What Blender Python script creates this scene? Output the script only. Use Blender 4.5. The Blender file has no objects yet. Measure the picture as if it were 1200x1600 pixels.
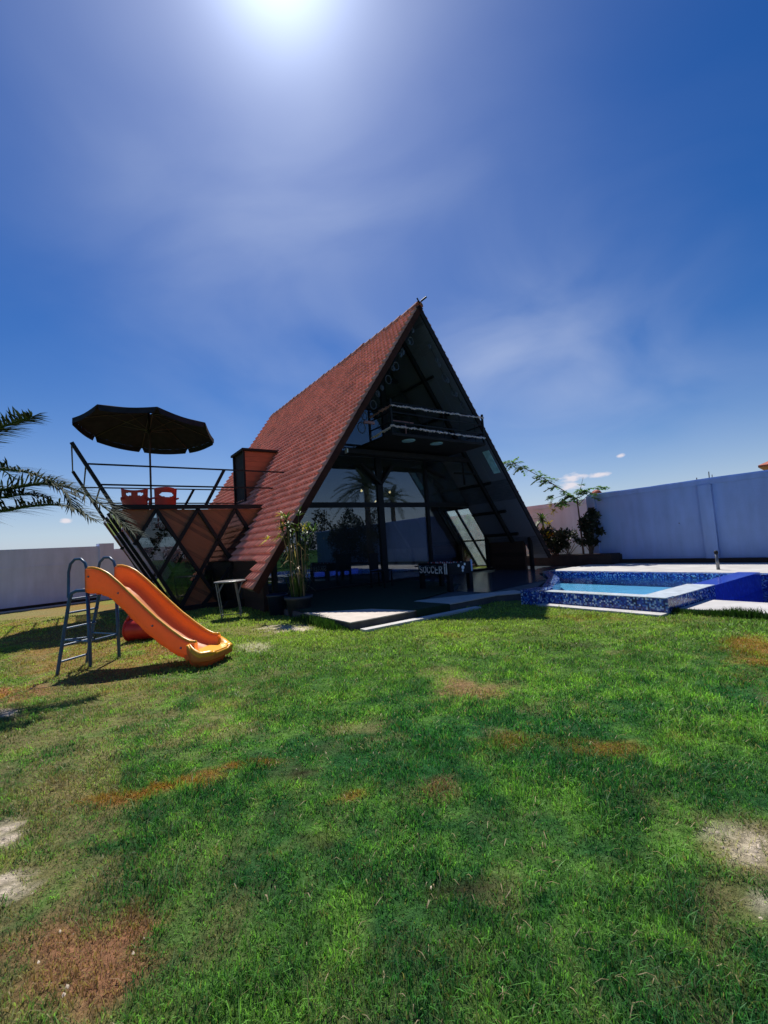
import bpy, math, random
import numpy as np
from mathutils import Vector, Matrix
random.seed(7); RNG = np.random.default_rng(11)
R = math.radians
SC = bpy.context.scene
COL = SC.collection

# ------------------------------------------------------------------ camera
CAM_H, PITCH, ROLL, FPX = 1.25, R(4.278), R(3.828), 680.0
_rt0 = np.array([1., 0, 0]); _up0 = np.array([0, -math.sin(PITCH), math.cos(PITCH)])
C_FW = np.array([0, math.cos(PITCH), math.sin(PITCH)])
C_RT = _rt0*math.cos(ROLL)-_up0*math.sin(ROLL); C_UP = _up0*math.cos(ROLL)+_rt0*math.sin(ROLL)
cd = bpy.data.cameras.new("camera"); cam = bpy.data.objects.new("camera", cd); COL.objects.link(cam)
cd.sensor_fit = 'VERTICAL'; cd.sensor_height = 36.0; cd.lens = FPX/1600*36.0
cd.clip_start = 0.05; cd.clip_end = 3000
M = Matrix(((C_RT[0], C_UP[0], -C_FW[0], 0), (C_RT[1], C_UP[1], -C_FW[1], 0), (C_RT[2], C_UP[2], -C_FW[2], CAM_H), (0, 0, 0, 1)))
cam.matrix_world = M
SC.camera = cam

def ray(px, py): return C_FW + C_RT*(px-600)/FPX + C_UP*(800-py)/FPX
def at(px, py, z=0.):            # ground point under a photo pixel
    d = ray(px, py); t = (z-CAM_H)/d[2]; return np.array([d[0]*t, d[1]*t, z])
def atY(px, py, Y):
    d = ray(px, py); t = Y/d[1]; return Vector((d[0]*t, Y, CAM_H+d[2]*t))

# ------------------------------------------------------------------ sun, sky, exposure
SUN_AZ, SUN_EL = R(-10.3), R(56.9)        # azimuth from +Y towards +X
S_DIR = Vector((math.sin(SUN_AZ)*math.cos(SUN_EL), math.cos(SUN_AZ)*math.cos(SUN_EL), math.sin(SUN_EL)))
sl = bpy.data.lights.new("sun", 'SUN'); sl.energy = 4.6; sl.angle = R(0.53); sl.color = (1.0, 0.95, 0.86)
so = bpy.data.objects.new("sun", sl); COL.objects.link(so)
so.rotation_euler = S_DIR.to_track_quat('Z', 'Y').to_euler(); so.location = (0, 0, 30)

W = bpy.data.worlds.new("World"); SC.world = W; W.use_nodes = True
wt = W.node_tree; wn = wt.nodes; wl_ = wt.links
for n_ in list(wn): wn.remove(n_)
def wnode(t, **k):
    n_ = wn.new(t)
    for a_, b_ in k.items(): setattr(n_, a_, b_)
    return n_
out = wnode('ShaderNodeOutputWorld'); bg = wnode('ShaderNodeBackground'); bg.inputs[1].default_value = 0.08
sky = wnode('ShaderNodeTexSky', sky_type='NISHITA', sun_disc=False, sun_elevation=SUN_EL, sun_rotation=SUN_AZ,
            altitude=100.0, air_density=1.0, dust_density=0.25, ozone_density=2.5)
hsv = wnode('ShaderNodeHueSaturation'); hsv.inputs['Hue'].default_value = 0.514; hsv.inputs['Saturation'].default_value = 1.42
hsv.inputs['Value'].default_value = 0.86
wl_.new(sky.outputs[0], hsv.inputs['Color'])
tc = wnode('ShaderNodeTexCoord')
nrm = wnode('ShaderNodeVectorMath', operation='NORMALIZE'); wl_.new(tc.outputs['Generated'], nrm.inputs[0])
def vm(op, a, b):
    n_ = wnode('ShaderNodeVectorMath', operation=op)
    for i_, v_ in enumerate((a, b)):
        if isinstance(v_, (tuple, Vector, list)): n_.inputs[i_].default_value = tuple(v_)
        else: wl_.new(v_, n_.inputs[i_])
    return n_
def mm(op, a, b=0.0, clamp=False):
    n_ = wnode('ShaderNodeMath', operation=op, use_clamp=clamp)
    for i_, v_ in enumerate((a, b)):
        if isinstance(v_, (int, float)): n_.inputs[i_].default_value = v_
        else: wl_.new(v_, n_.inputs[i_])
    return n_.outputs[0]
sd = vm('DOT_PRODUCT', nrm.outputs[0], tuple(S_DIR)).outputs['Value']
sdc = mm('MAXIMUM', sd, 0.0)
# the bright aureole of thin haze round the sun
glow = mm('ADD', mm('ADD', mm('MULTIPLY', mm('POWER', sdc, 16.0), 1.2), mm('MULTIPLY', mm('POWER', sdc, 60.0), 2.2)), mm('MULTIPLY', mm('POWER', sdc, 260.0), 9.0))
# high cirrus streaks and low haze
mp = wnode('ShaderNodeMapping'); mp.inputs['Scale'].default_value = (1.3, 1.6, 2.6); mp.inputs['Rotation'].default_value = (0.2, 0.35, 0.5)
wl_.new(nrm.outputs[0], mp.inputs[0])
nz = wnode('ShaderNodeTexNoise'); nz.inputs['Scale'].default_value = 1.7; nz.inputs['Detail'].default_value = 6; nz.inputs['Roughness'].default_value = 0.46
nz.inputs['Distortion'].default_value = 0.6
wl_.new(mp.outputs[0], nz.inputs['Vector'])
cir = wnode('ShaderNodeMapRange'); cir.inputs[1].default_value = 0.34; cir.inputs[2].default_value = 0.80; cir.inputs[3].default_value = 0; cir.inputs[4].default_value = 1
wl_.new(nz.outputs['Fac'], cir.inputs[0])
def blob(d, p, amt):             # a patch of cloud in a given direction
    v_ = Vector(d).normalized()
    return mm('MULTIPLY', mm('POWER', mm('MAXIMUM', vm('DOT_PRODUCT', nrm.outputs[0], tuple(v_)).outputs['Value'], 0.0), p), amt)
veil = mm('ADD', mm('ADD', blob((0.40, 0.87, 0.28), 40.0, 1.0), blob((0.22, 0.90, 0.40), 120.0, .5)), blob((-0.12, 0.83, 0.55), 16.0, 0.7))
cmask = mm('MULTIPLY', cir.outputs[0], mm('ADD', veil, 0.05), True)
puff_n = wnode('ShaderNodeTexNoise'); puff_n.inputs['Scale'].default_value = 42.0; puff_n.inputs['Detail'].default_value = 5
mp2 = wnode('ShaderNodeMapping'); mp2.inputs['Scale'].default_value = (1, 1, 2.6); wl_.new(nrm.outputs[0], mp2.inputs[0]); wl_.new(mp2.outputs[0], puff_n.inputs['Vector'])
puffs = None
for d, w_, h_ in (((0.401, 0.909, 0.113), .026, .0105), ((0.394, 0.911, 0.098), .024, .009), ((0.448, 0.887, 0.113), .020, .007), ((0.481, 0.864, 0.146), .009, .004), ((-0.59, 0.803, 0.083), .010, .005)):
    df = vm('SUBTRACT', nrm.outputs[0], tuple(Vector(d).normalized()))
    sp = vm('MULTIPLY', df.outputs[0], (1/w_, 1/w_, 1/h_))
    ln = wnode('ShaderNodeVectorMath', operation='LENGTH'); wl_.new(sp.outputs[0], ln.inputs[0])
    q = mm('SUBTRACT', 1.0, ln.outputs['Value'])
    puffs = q if puffs is None else mm('MAXIMUM', puffs, q)
puff = mm('MULTIPLY', mm('ADD', puffs, mm('MULTIPLY', mm('SUBTRACT', puff_n.outputs['Fac'], 0.5), 2.4)), 1.3, True)
puff = mm('MULTIPLY', puff, mm('GREATER_THAN', puffs, -0.6))
def addc(a, b):
    n_ = wnode('ShaderNodeMix', data_type='RGBA', blend_type='ADD'); n_.inputs['Factor'].default_value = 1.0
    wl_.new(a, n_.inputs['A']); wl_.new(b, n_.inputs['B']); return n_.outputs['Result']
def mixc(f, a, col):
    n_ = wnode('ShaderNodeMix', data_type='RGBA', blend_type='MIX'); wl_.new(f, n_.inputs['Factor'])
    wl_.new(a, n_.inputs['A']); n_.inputs['B'].default_value = (*col, 1); return n_.outputs['Result']
def scale_col(f, col):
    n_ = wnode('ShaderNodeVectorMath', operation='SCALE'); n_.inputs[0].default_value = col; wl_.new(f, n_.inputs['Scale']); return n_.outputs[0]
sxz = wnode('ShaderNodeSeparateXYZ'); wl_.new(nrm.outputs[0], sxz.inputs[0])
hz = mm('MULTIPLY', mm('POWER', mm('SUBTRACT', 1.0, mm('ABSOLUTE', sxz.outputs['Z'])), 9.0), 0.85)
c0_ = mixc(hz, hsv.outputs[0], (4.6, 5.3, 7.6))
c1 = mixc(mm('MULTIPLY', cmask, 0.6), c0_, (5.2, 6.0, 8.0))
c1 = mixc(mm('MULTIPLY', puff, 0.8), c1, (8.5, 7.8, 8.2))
c2 = addc(c1, scale_col(glow, (0.72, 0.86, 1.08)))
wl_.new(c2, bg.inputs['Color']); wl_.new(bg.outputs[0], out.inputs['Surface'])

SC.view_settings.view_transform = 'Standard'; SC.view_settings.look = 'None'
SC.view_settings.exposure = 0.35; SC.view_settings.gamma = 1.0
SC.cycles.max_bounces = 10; SC.cycles.transparent_max_bounces = 24; SC.cycles.glossy_bounces = 5
SC.cycles.use_denoising = True

# ------------------------------------------------------------------ house coordinates
GX, GY, TH, HW, HA, HL = 1.337, 11.429, .618, 4.902, 7.69, 10.957
HE = 0.54
_u = np.array([math.cos(TH), math.sin(TH)]); _n = np.array([-math.sin(TH), math.cos(TH)])
def wl(a, b, z=0.): return Vector((GX+_u[0]*a+_n[0]*b, GY+_u[1]*a+_n[1]*b, z))
def to_loc(X, Y):
    dx, dy = X-GX, Y-GY; return dx*_u[0]+dy*_u[1], dx*_n[0]+dy*_n[1]
SLOPE = math.hypot(HW, HA-HE); SA, SZ = HW/SLOPE, (HA-HE)/SLOPE      # slope unit
def s_at_z(z): return (HA-z)/SZ
def half(z, t=0.): return (HA-z)*HW/(HA-HE) - t/SZ*1.0               # half width of the roof at z, t inside

# ------------------------------------------------------------------ materials
def mat(name):
    m = bpy.data.materials.new(name); m.use_nodes = True
    return m, m.node_tree.nodes, m.node_tree.links, m.node_tree.nodes['Principled BSDF']
def plain(name, col, rough=.6, metal=0., var=.25, scale=6., bump=.0, bscale=60., spec=.5, coat=0.):
    m, N, L, P = mat(name)
    tcn = N.new('ShaderNodeTexCoord'); nz = N.new('ShaderNodeTexNoise'); nz.inputs['Scale'].default_value = scale; nz.inputs['Detail'].default_value = 6
    L.new(tcn.outputs['Object'], nz.inputs['Vector'])
    cr = N.new('ShaderNodeValToRGB'); cr.color_ramp.elements[0].position = .3; cr.color_ramp.elements[1].position = .7
    cr.color_ramp.elements[0].color = (*[c*(1-var) for c in col], 1); cr.color_ramp.elements[1].color = (*[min(1, c*(1+var)) for c in col], 1)
    L.new(nz.outputs['Fac'], cr.inputs['Fac']); L.new(cr.outputs['Color'], P.inputs['Base Color'])
    P.inputs['Roughness'].default_value = rough; P.inputs['Metallic'].default_value = metal
    P.inputs['Specular IOR Level'].default_value = spec; P.inputs['Coat Weight'].default_value = coat
    if bump:
        n2 = N.new('ShaderNodeTexNoise'); n2.inputs['Scale'].default_value = bscale; n2.inputs['Detail'].default_value = 4
        L.new(tcn.outputs['Object'], n2.inputs['Vector'])
        bp = N.new('ShaderNodeBump'); bp.inputs['Strength'].default_value = bump; bp.inputs['Distance'].default_value = .01
        L.new(n2.outputs['Fac'], bp.inputs['Height']); L.new(bp.outputs['Normal'], P.inputs['Normal'])
    return m
def wood(name, col, rot=0., plank=.12, gap=.35):
    m, N, L, P = mat(name)
    tcn = N.new('ShaderNodeTexCoord'); mp = N.new('ShaderNodeMapping'); mp.inputs['Rotation'].default_value = (0, rot, 0)
    L.new(tcn.outputs['Object'], mp.inputs[0])
    sx = N.new('ShaderNodeSeparateXYZ'); L.new(mp.outputs[0], sx.inputs[0])
    dv = N.new('ShaderNodeMath'); dv.operation = 'DIVIDE'; dv.inputs[1].default_value = plank; L.new(sx.outputs['Z'], dv.inputs[0])
    fl = N.new('ShaderNodeMath'); fl.operation = 'FLOOR'; L.new(dv.outputs[0], fl.inputs[0])
    fr = N.new('ShaderNodeMath'); fr.operation = 'FRACT'; L.new(dv.outputs[0], fr.inputs[0])
    wn_ = N.new('ShaderNodeTexWhiteNoise'); wn_.noise_dimensions = '1D'; L.new(fl.outputs[0], wn_.inputs['W'])
    ms = N.new('ShaderNodeMapping'); ms.inputs['Scale'].default_value = (2, 2, 30); L.new(mp.outputs[0], ms.inputs[0])
    nz = N.new('ShaderNodeTexNoise'); nz.inputs['Scale'].default_value = 2; nz.inputs['Detail'].default_value = 6; L.new(ms.outputs[0], nz.inputs['Vector'])
    ad = N.new('ShaderNodeMath'); ad.operation = 'ADD'; L.new(wn_.outputs['Value'], ad.inputs[0]); L.new(nz.outputs['Fac'], ad.inputs[1])
    cr = N.new('ShaderNodeValToRGB'); cr.color_ramp.elements[0].position = .35; cr.color_ramp.elements[1].position = 1.5/1.6
    cr.color_ramp.elements[0].color = (*[c*.55 for c in col], 1); cr.color_ramp.elements[1].color = (*[min(1, c*1.45) for c in col], 1)
    L.new(ad.outputs[0], cr.inputs['Fac']); L.new(cr.outputs['Color'], P.inputs['Base Color'])
    lt = N.new('ShaderNodeMath'); lt.operation = 'GREATER_THAN'; lt.inputs[1].default_value = .06; L.new(fr.outputs[0], lt.inputs[0])
    bp = N.new('ShaderNodeBump'); bp.inputs['Strength'].default_value = .8; bp.inputs['Distance'].default_value = .01
    L.new(lt.outputs[0], bp.inputs['Height']); L.new(bp.outputs['Normal'], P.inputs['Normal'])
    P.inputs['Roughness'].default_value = .55
    return m
def glass(name, tint, ior=1.6, dust=0.0, rough=0.0):
    m, N, L, P = mat(name); N.remove(P)
    o = N['Material Output']
    tr = N.new('ShaderNodeBsdfTransparent'); tr.inputs[0].default_value = (*tint, 1)
    gl = N.new('ShaderNodeBsdfGlossy'); gl.inputs['Roughness'].default_value = rough; gl.inputs[0].default_value = (.9, .95, 1, 1)
    fr = N.new('ShaderNodeFresnel'); gb = N.new('ShaderNodeNewGeometry')
    ex = N.new('ShaderNodeMath'); ex.operation = 'MULTIPLY_ADD'; ex.inputs[1].default_value = -2; ex.inputs[2].default_value = 1; L.new(gb.outputs['Backfacing'], ex.inputs[0])
    pw = N.new('ShaderNodeMath'); pw.operation = 'POWER'; pw.inputs[0].default_value = ior; L.new(ex.outputs[0], pw.inputs[1]); L.new(pw.outputs[0], fr.inputs[0])
    mx = N.new('ShaderNodeMixShader'); L.new(fr.outputs[0], mx.inputs[0]); L.new(tr.outputs[0], mx.inputs[1]); L.new(gl.outputs[0], mx.inputs[2])
    last = mx
    if dust:
        tcn = N.new('ShaderNodeTexCoord'); nz = N.new('ShaderNodeTexNoise'); nz.inputs['Scale'].default_value = 3.5; nz.inputs['Detail'].default_value = 6
        L.new(tcn.outputs['Object'], nz.inputs['Vector'])
        ml = N.new('ShaderNodeMath'); ml.operation = 'MULTIPLY'; ml.inputs[1].default_value = dust*2; L.new(nz.outputs['Fac'], ml.inputs[0])
        df = N.new('ShaderNodeBsdfDiffuse'); df.inputs[0].default_value = (.58, .63, .66, 1)
        tl = N.new('ShaderNodeBsdfTranslucent'); tl.inputs[0].default_value = (.58, .65, .66, 1)
        ms = N.new('ShaderNodeMixShader'); L.new(df.outputs[0], ms.inputs[1]); L.new(tl.outputs[0], ms.inputs[2]); ms.inputs[0].default_value = .6
        m2 = N.new('ShaderNodeMixShader'); L.new(ml.outputs[0], m2.inputs[0]); L.new(mx.outputs[0], m2.inputs[1]); L.new(ms.outputs[0], m2.inputs[2]); last = m2
    L.new(last.outputs[0], o.inputs[0])
    return m
def leaf(name, c0, c1, trans=.45, rough=.5, attr=False):
    m, N, L, P = mat(name); N.remove(P); o = N['Material Output']
    if attr:
        cs = N.new('ShaderNodeAttribute'); cs.attribute_name = 'Col'; csrc = cs.outputs['Color']
    else:
        gi = N.new('ShaderNodeNewGeometry'); cr = N.new('ShaderNodeValToRGB')
        cr.color_ramp.elements[0].color = (*c0, 1); cr.color_ramp.elements[1].color = (*c1, 1)
        L.new(gi.outputs['Random Per Island'], cr.inputs['Fac']); csrc = cr.outputs['Color']
    pr = N.new('ShaderNodeBsdfPrincipled'); pr.inputs['Roughness'].default_value = rough; pr.inputs['Specular IOR Level'].default_value = .35
    L.new(csrc, pr.inputs['Base Color'])
    tl = N.new('ShaderNodeBsdfTranslucent')
    mu = N.new('ShaderNodeMix'); mu.data_type = 'RGBA'; mu.blend_type = 'MULTIPLY'; mu.inputs['Factor'].default_value = 1; L.new(csrc, mu.inputs['A']); mu.inputs['B'].default_value = (1.0, 1.15, .55, 1)
    L.new(mu.outputs['Result'], tl.inputs[0])
    mx = N.new('ShaderNodeMixShader'); mx.inputs[0].default_value = trans; L.new(pr.outputs[0], mx.inputs[1]); L.new(tl.outputs[0], mx.inputs[2])
    L.new(mx.outputs[0], o.inputs[0]); return m
def mosaic(name, cell, cols, rough=.18):
    m, N, L, P = mat(name)
    g = N.new('ShaderNodeNewGeometry'); tcn = N.new('ShaderNodeTexCoord')
    sc = N.new('ShaderNodeVectorMath'); sc.operation = 'SCALE'; sc.inputs['Scale'].default_value = 1/cell; L.new(tcn.outputs['Object'], sc.inputs[0])
    of = N.new('ShaderNodeVectorMath'); of.operation = 'ADD'; of.inputs[1].default_value = (.37, .41, .23); L.new(sc.outputs[0], of.inputs[0])
    fl = N.new('ShaderNodeVectorMath'); fl.operation = 'FLOOR'; L.new(of.outputs[0], fl.inputs[0])
    wn_ = N.new('ShaderNodeTexWhiteNoise'); L.new(fl.outputs[0], wn_.inputs['Vector'])
    cr = N.new('ShaderNodeValToRGB'); cr.color_ramp.interpolation = 'CONSTANT'
    while len(cr.color_ramp.elements) < len(cols): cr.color_ramp.elements.new(.5)
    for i_, (p_, c_) in enumerate(cols): cr.color_ramp.elements[i_].position = p_; cr.color_ramp.elements[i_].color = (*c_, 1)
    L.new(wn_.outputs['Value'], cr.inputs['Fac']); L.new(cr.outputs['Color'], P.inputs['Base Color']); P.inputs['Roughness'].default_value = rough
    return m
def plaster(name, col, rough=.8):
    m, N, L, P = mat(name)
    tcn = N.new('ShaderNodeTexCoord')
    nz = N.new('ShaderNodeTexNoise'); nz.inputs['Scale'].default_value = .7; nz.inputs['Detail'].default_value = 8; nz.inputs['Roughness'].default_value = .65; L.new(tcn.outputs['Object'], nz.inputs['Vector'])
    mp = N.new('ShaderNodeMapping'); mp.inputs['Scale'].default_value = (3.0, 3.0, .55); L.new(tcn.outputs['Object'], mp.inputs[0])
    n2 = N.new('ShaderNodeTexNoise'); n2.inputs['Scale'].default_value = 1.5; n2.inputs['Detail'].default_value = 5; L.new(mp.outputs[0], n2.inputs['Vector'])
    ad = N.new('ShaderNodeMath'); ad.operation = 'ADD'; L.new(nz.outputs['Fac'], ad.inputs[0]); L.new(n2.outputs['Fac'], ad.inputs[1])
    cr = N.new('ShaderNodeValToRGB'); cr.color_ramp.elements[0].position = .3; cr.color_ramp.elements[1].position = .6
    cr.color_ramp.elements[0].color = (*[c*.76 for c in col], 1); cr.color_ramp.elements[1].color = (*col, 1)
    hf = N.new('ShaderNodeMath'); hf.operation = 'MULTIPLY'; hf.inputs[1].default_value = .5; L.new(ad.outputs[0], hf.inputs[0])
    L.new(hf.outputs[0], cr.inputs['Fac']); L.new(cr.outputs['Color'], P.inputs['Base Color']); P.inputs['Roughness'].default_value = rough
    n3 = N.new('ShaderNodeTexNoise'); n3.inputs['Scale'].default_value = 25; n3.inputs['Detail'].default_value = 6; L.new(tcn.outputs['Object'], n3.inputs['Vector'])
    bp = N.new('ShaderNodeBump'); bp.inputs['Strength'].default_value = .25; bp.inputs['Distance'].default_value = .02; L.new(n3.outputs['Fac'], bp.inputs['Height']); L.new(bp.outputs['Normal'], P.inputs['Normal'])
    return m
def rooftile(name, col):
    m, N, L, P = mat(name)
    at_ = N.new('ShaderNodeAttribute'); at_.attribute_name = 'tile'
    tcn = N.new('ShaderNodeTexCoord'); nz = N.new('ShaderNodeTexNoise'); nz.inputs['Scale'].default_value = 1.2; nz.inputs['Detail'].default_value = 8; L.new(tcn.outputs['Object'], nz.inputs['Vector'])
    ad = N.new('ShaderNodeMath'); ad.operation = 'ADD'; L.new(at_.outputs['Fac'], ad.inputs[0]); L.new(nz.outputs['Fac'], ad.inputs[1])
    hf = N.new('ShaderNodeMath'); hf.operation = 'MULTIPLY'; hf.inputs[1].default_value = .5; L.new(ad.outputs[0], hf.inputs[0])
    cr = N.new('ShaderNodeValToRGB'); cr.color_ramp.elements[0].position = .0; cr.color_ramp.elements[1].position = 1.0
    cr.color_ramp.elements[0].color = (*[c*.6 for c in col], 1); cr.color_ramp.elements[1].color = (*[c*1.35 for c in col], 1)
    L.new(hf.outputs[0], cr.inputs['Fac']); L.new(cr.outputs['Color'], P.inputs['Base Color']); P.inputs['Roughness'].default_value = .85; P.inputs['Specular IOR Level'].default_value = .15
    return m

MT = dict(
    tile=rooftile('roof_tile', (.74, .325, .24)),
    sheath=wood('roof_sheathing', (.080, .080, .105), 0., .6),
    dark=plain('dark_brown_paint', (.020, .016, .017), .8, spec=.2),
    black=plain('black_steel', (.010, .010, .012), .6, spec=.25),
    barge=plain('barge_board', (.060, .021, .015), .8, spec=.1),
    brown=wood('brown_boards', (.035, .016, .010), 0., .14),
    redwood=wood('red_brown_planks', (.19, .064, .024), R(-33), .085),
    dormer=wood('dormer_boards', (.30, .075, .03), 0., .16),
    gfront=glass('dark_glass', (.26, .31, .36), 2.2, .07),
    gside=glass('dusty_glass', (.8, .85, .85), 1.5, .30),
    gann=glass('clear_tinted_glass', (.56, .60, .62), 1.6, .008),
    gclear=glass('clear_glass', (.85, .88, .88), 1.45),
    interior=plain('dark_interior_floor', (.03, .028, .03), .35),
    floor_tile=plain('wet_floor_tile', (.05, .065, .085), .2, spec=.9),
    terrace=plain('terrace_concrete', (.52, .45, .39), .65, var=.12, bump=.3),
    riser=plain('terrace_riser', (.10, .09, .09), .8),
    turf=plain('artificial_turf', (.012, .035, .012), .95, bump=1., bscale=220),
    deck=plain('pool_deck_stone', (.50, .485, .47), .6, var=.15, scale=3, bump=.3),
    mosaic=mosaic('blue_mosaic', .024, [(0, (.02, .04, .22)), (.28, (.03, .07, .36)), (.5, (.05, .16, .5)), (.68, (.015, .025, .10)), (.82, (.25, .42, .62)), (.93, (.5, .62, .72))]),
    bluetile=mosaic('plain_blue_tile', .05, [(0, (.03, .07, .52)), (.5, (.035, .09, .60)), (.8, (.03, .07, .46))], .12),
    basin=plain('pale_blue_basin', (.42, .66, .86), .5, var=.1, scale=2),
    rim=plain('wet_rim', (.74, .82, .86), .15, var=.15, scale=10),
    wallw=plaster('blue_shaded_plaster', (.27, .41, .74)),  # white wall: its blue shade is put into the base colour
    wallp=plaster('pinkish_plaster', (.70, .73, .86)),
    walll=plaster('lilac_shaded_plaster', (.72, .73, .94)),  # white wall too, with lilac skylight shade carried by the plaster colour
    soil=plain('dark_soil', (.035, .025, .02), .95, bump=.8, bscale=30),
    yellow=plain('yellow_edge_plastic', (.90, .40, .02), .35, var=.06),
    bluesteel=plain('blue_painted_steel', (.035, .10, .21), .35, var=.2, scale=20),
    red=plain('red_plastic', (.62, .035, .02), .35, var=.1),
    fabric=plain('dark_parasol_fabric', (.030, .028, .036), .95, spec=.05),
    pole=plain('brown_wood_pole', (.06, .04, .032), .5),
    grey=plain('grey_metal', (.20, .21, .23), .4, .6),
    tabletop=plain('table_top', (.10, .10, .11), .4),
    pot=plain('dark_plastic_pot', (.045, .05, .065), .45),
    bluepot=plain('blue_pot', (.012, .02, .05), .35),
    trunk=plain('bark', (.10, .07, .05), .9, var=.4, scale=20, bump=1., bscale=40),
    palmleaf=leaf('palm_leaflets', (.022, .036, .024), (.05, .065, .036), .2, .85),
    drac=leaf('dracaena_leaves', (.03, .075, .02), (.10, .15, .035), .4),
    dracy=leaf('yellow_leaves', (.40, .30, .02), (.55, .42, .04), .45),
    dryleaf=leaf('dry_leaves', (.28, .17, .08), (.45, .33, .18), .3),
    shrub=leaf('dark_shrub_leaves', (.008, .014, .008), (.026, .036, .016), .2),
    lightleaf=leaf('feathery_leaves', (.09, .19, .09), (.22, .34, .16), .5),
    white=plain('white_trim', (.8, .8, .8), .5, var=.05),
    garland=plain('garland', (.55, .42, .42), .5, var=.5, scale=30),
    pinkrail=plain('pink_rail', (.28, .11, .09), .5),
    ornament=plain('pearl_ornament', (.05, .055, .07), .4),
    downlight=plain('downlight_glass', (.35, .55, .60), .2),
    redtile=plain('neighbour_tiles', (.42, .10, .06), .7, var=.3, scale=12, bump=.8, bscale=20),
    rust=plain('rusty_bar', (.10, .05, .03), .8),
)
def thin_plastic(name, col, tr=.42):
    m, N, L, P = mat(name); o = N['Material Output']
    tcn = N.new('ShaderNodeTexCoord'); nz = N.new('ShaderNodeTexNoise'); nz.inputs['Scale'].default_value = 7; nz.inputs['Detail'].default_value = 8; nz.inputs['Roughness'].default_value = .7; L.new(tcn.outputs['Object'], nz.inputs['Vector'])
    cr = N.new('ShaderNodeValToRGB'); cr.color_ramp.elements[0].position = .3; cr.color_ramp.elements[1].position = .62
    cr.color_ramp.elements[0].color = (*[c*.78 for c in col], 1); cr.color_ramp.elements[1].color = (*col, 1); L.new(nz.outputs['Fac'], cr.inputs['Fac'])
    L.new(cr.outputs['Color'], P.inputs['Base Color'])
    mr = N.new('ShaderNodeMapRange'); mr.inputs[3].default_value = .3; mr.inputs[4].default_value = .75; L.new(nz.outputs['Fac'], mr.inputs[0]); L.new(mr.outputs[0], P.inputs['Roughness'])
    tl = N.new('ShaderNodeBsdfTranslucent'); tl.inputs[0].default_value = (*col, 1)
    mx = N.new('ShaderNodeMixShader'); mx.inputs[0].default_value = tr; L.new(P.outputs[0], mx.inputs[1]); L.new(tl.outputs[0], mx.inputs[2]); L.new(mx.outputs[0], o.inputs[0]); return m
MT['orange'] = thin_plastic('orange_plastic', (.95, .34, .085))
def lamp_mat():
    m, N, L, P = mat('lamp_bulb'); P.inputs['Emission Color'].default_value = (1, .62, .22, 1); P.inputs['Emission Strength'].default_value = 9; return m
MT['bulb'] = lamp_mat()

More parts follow.
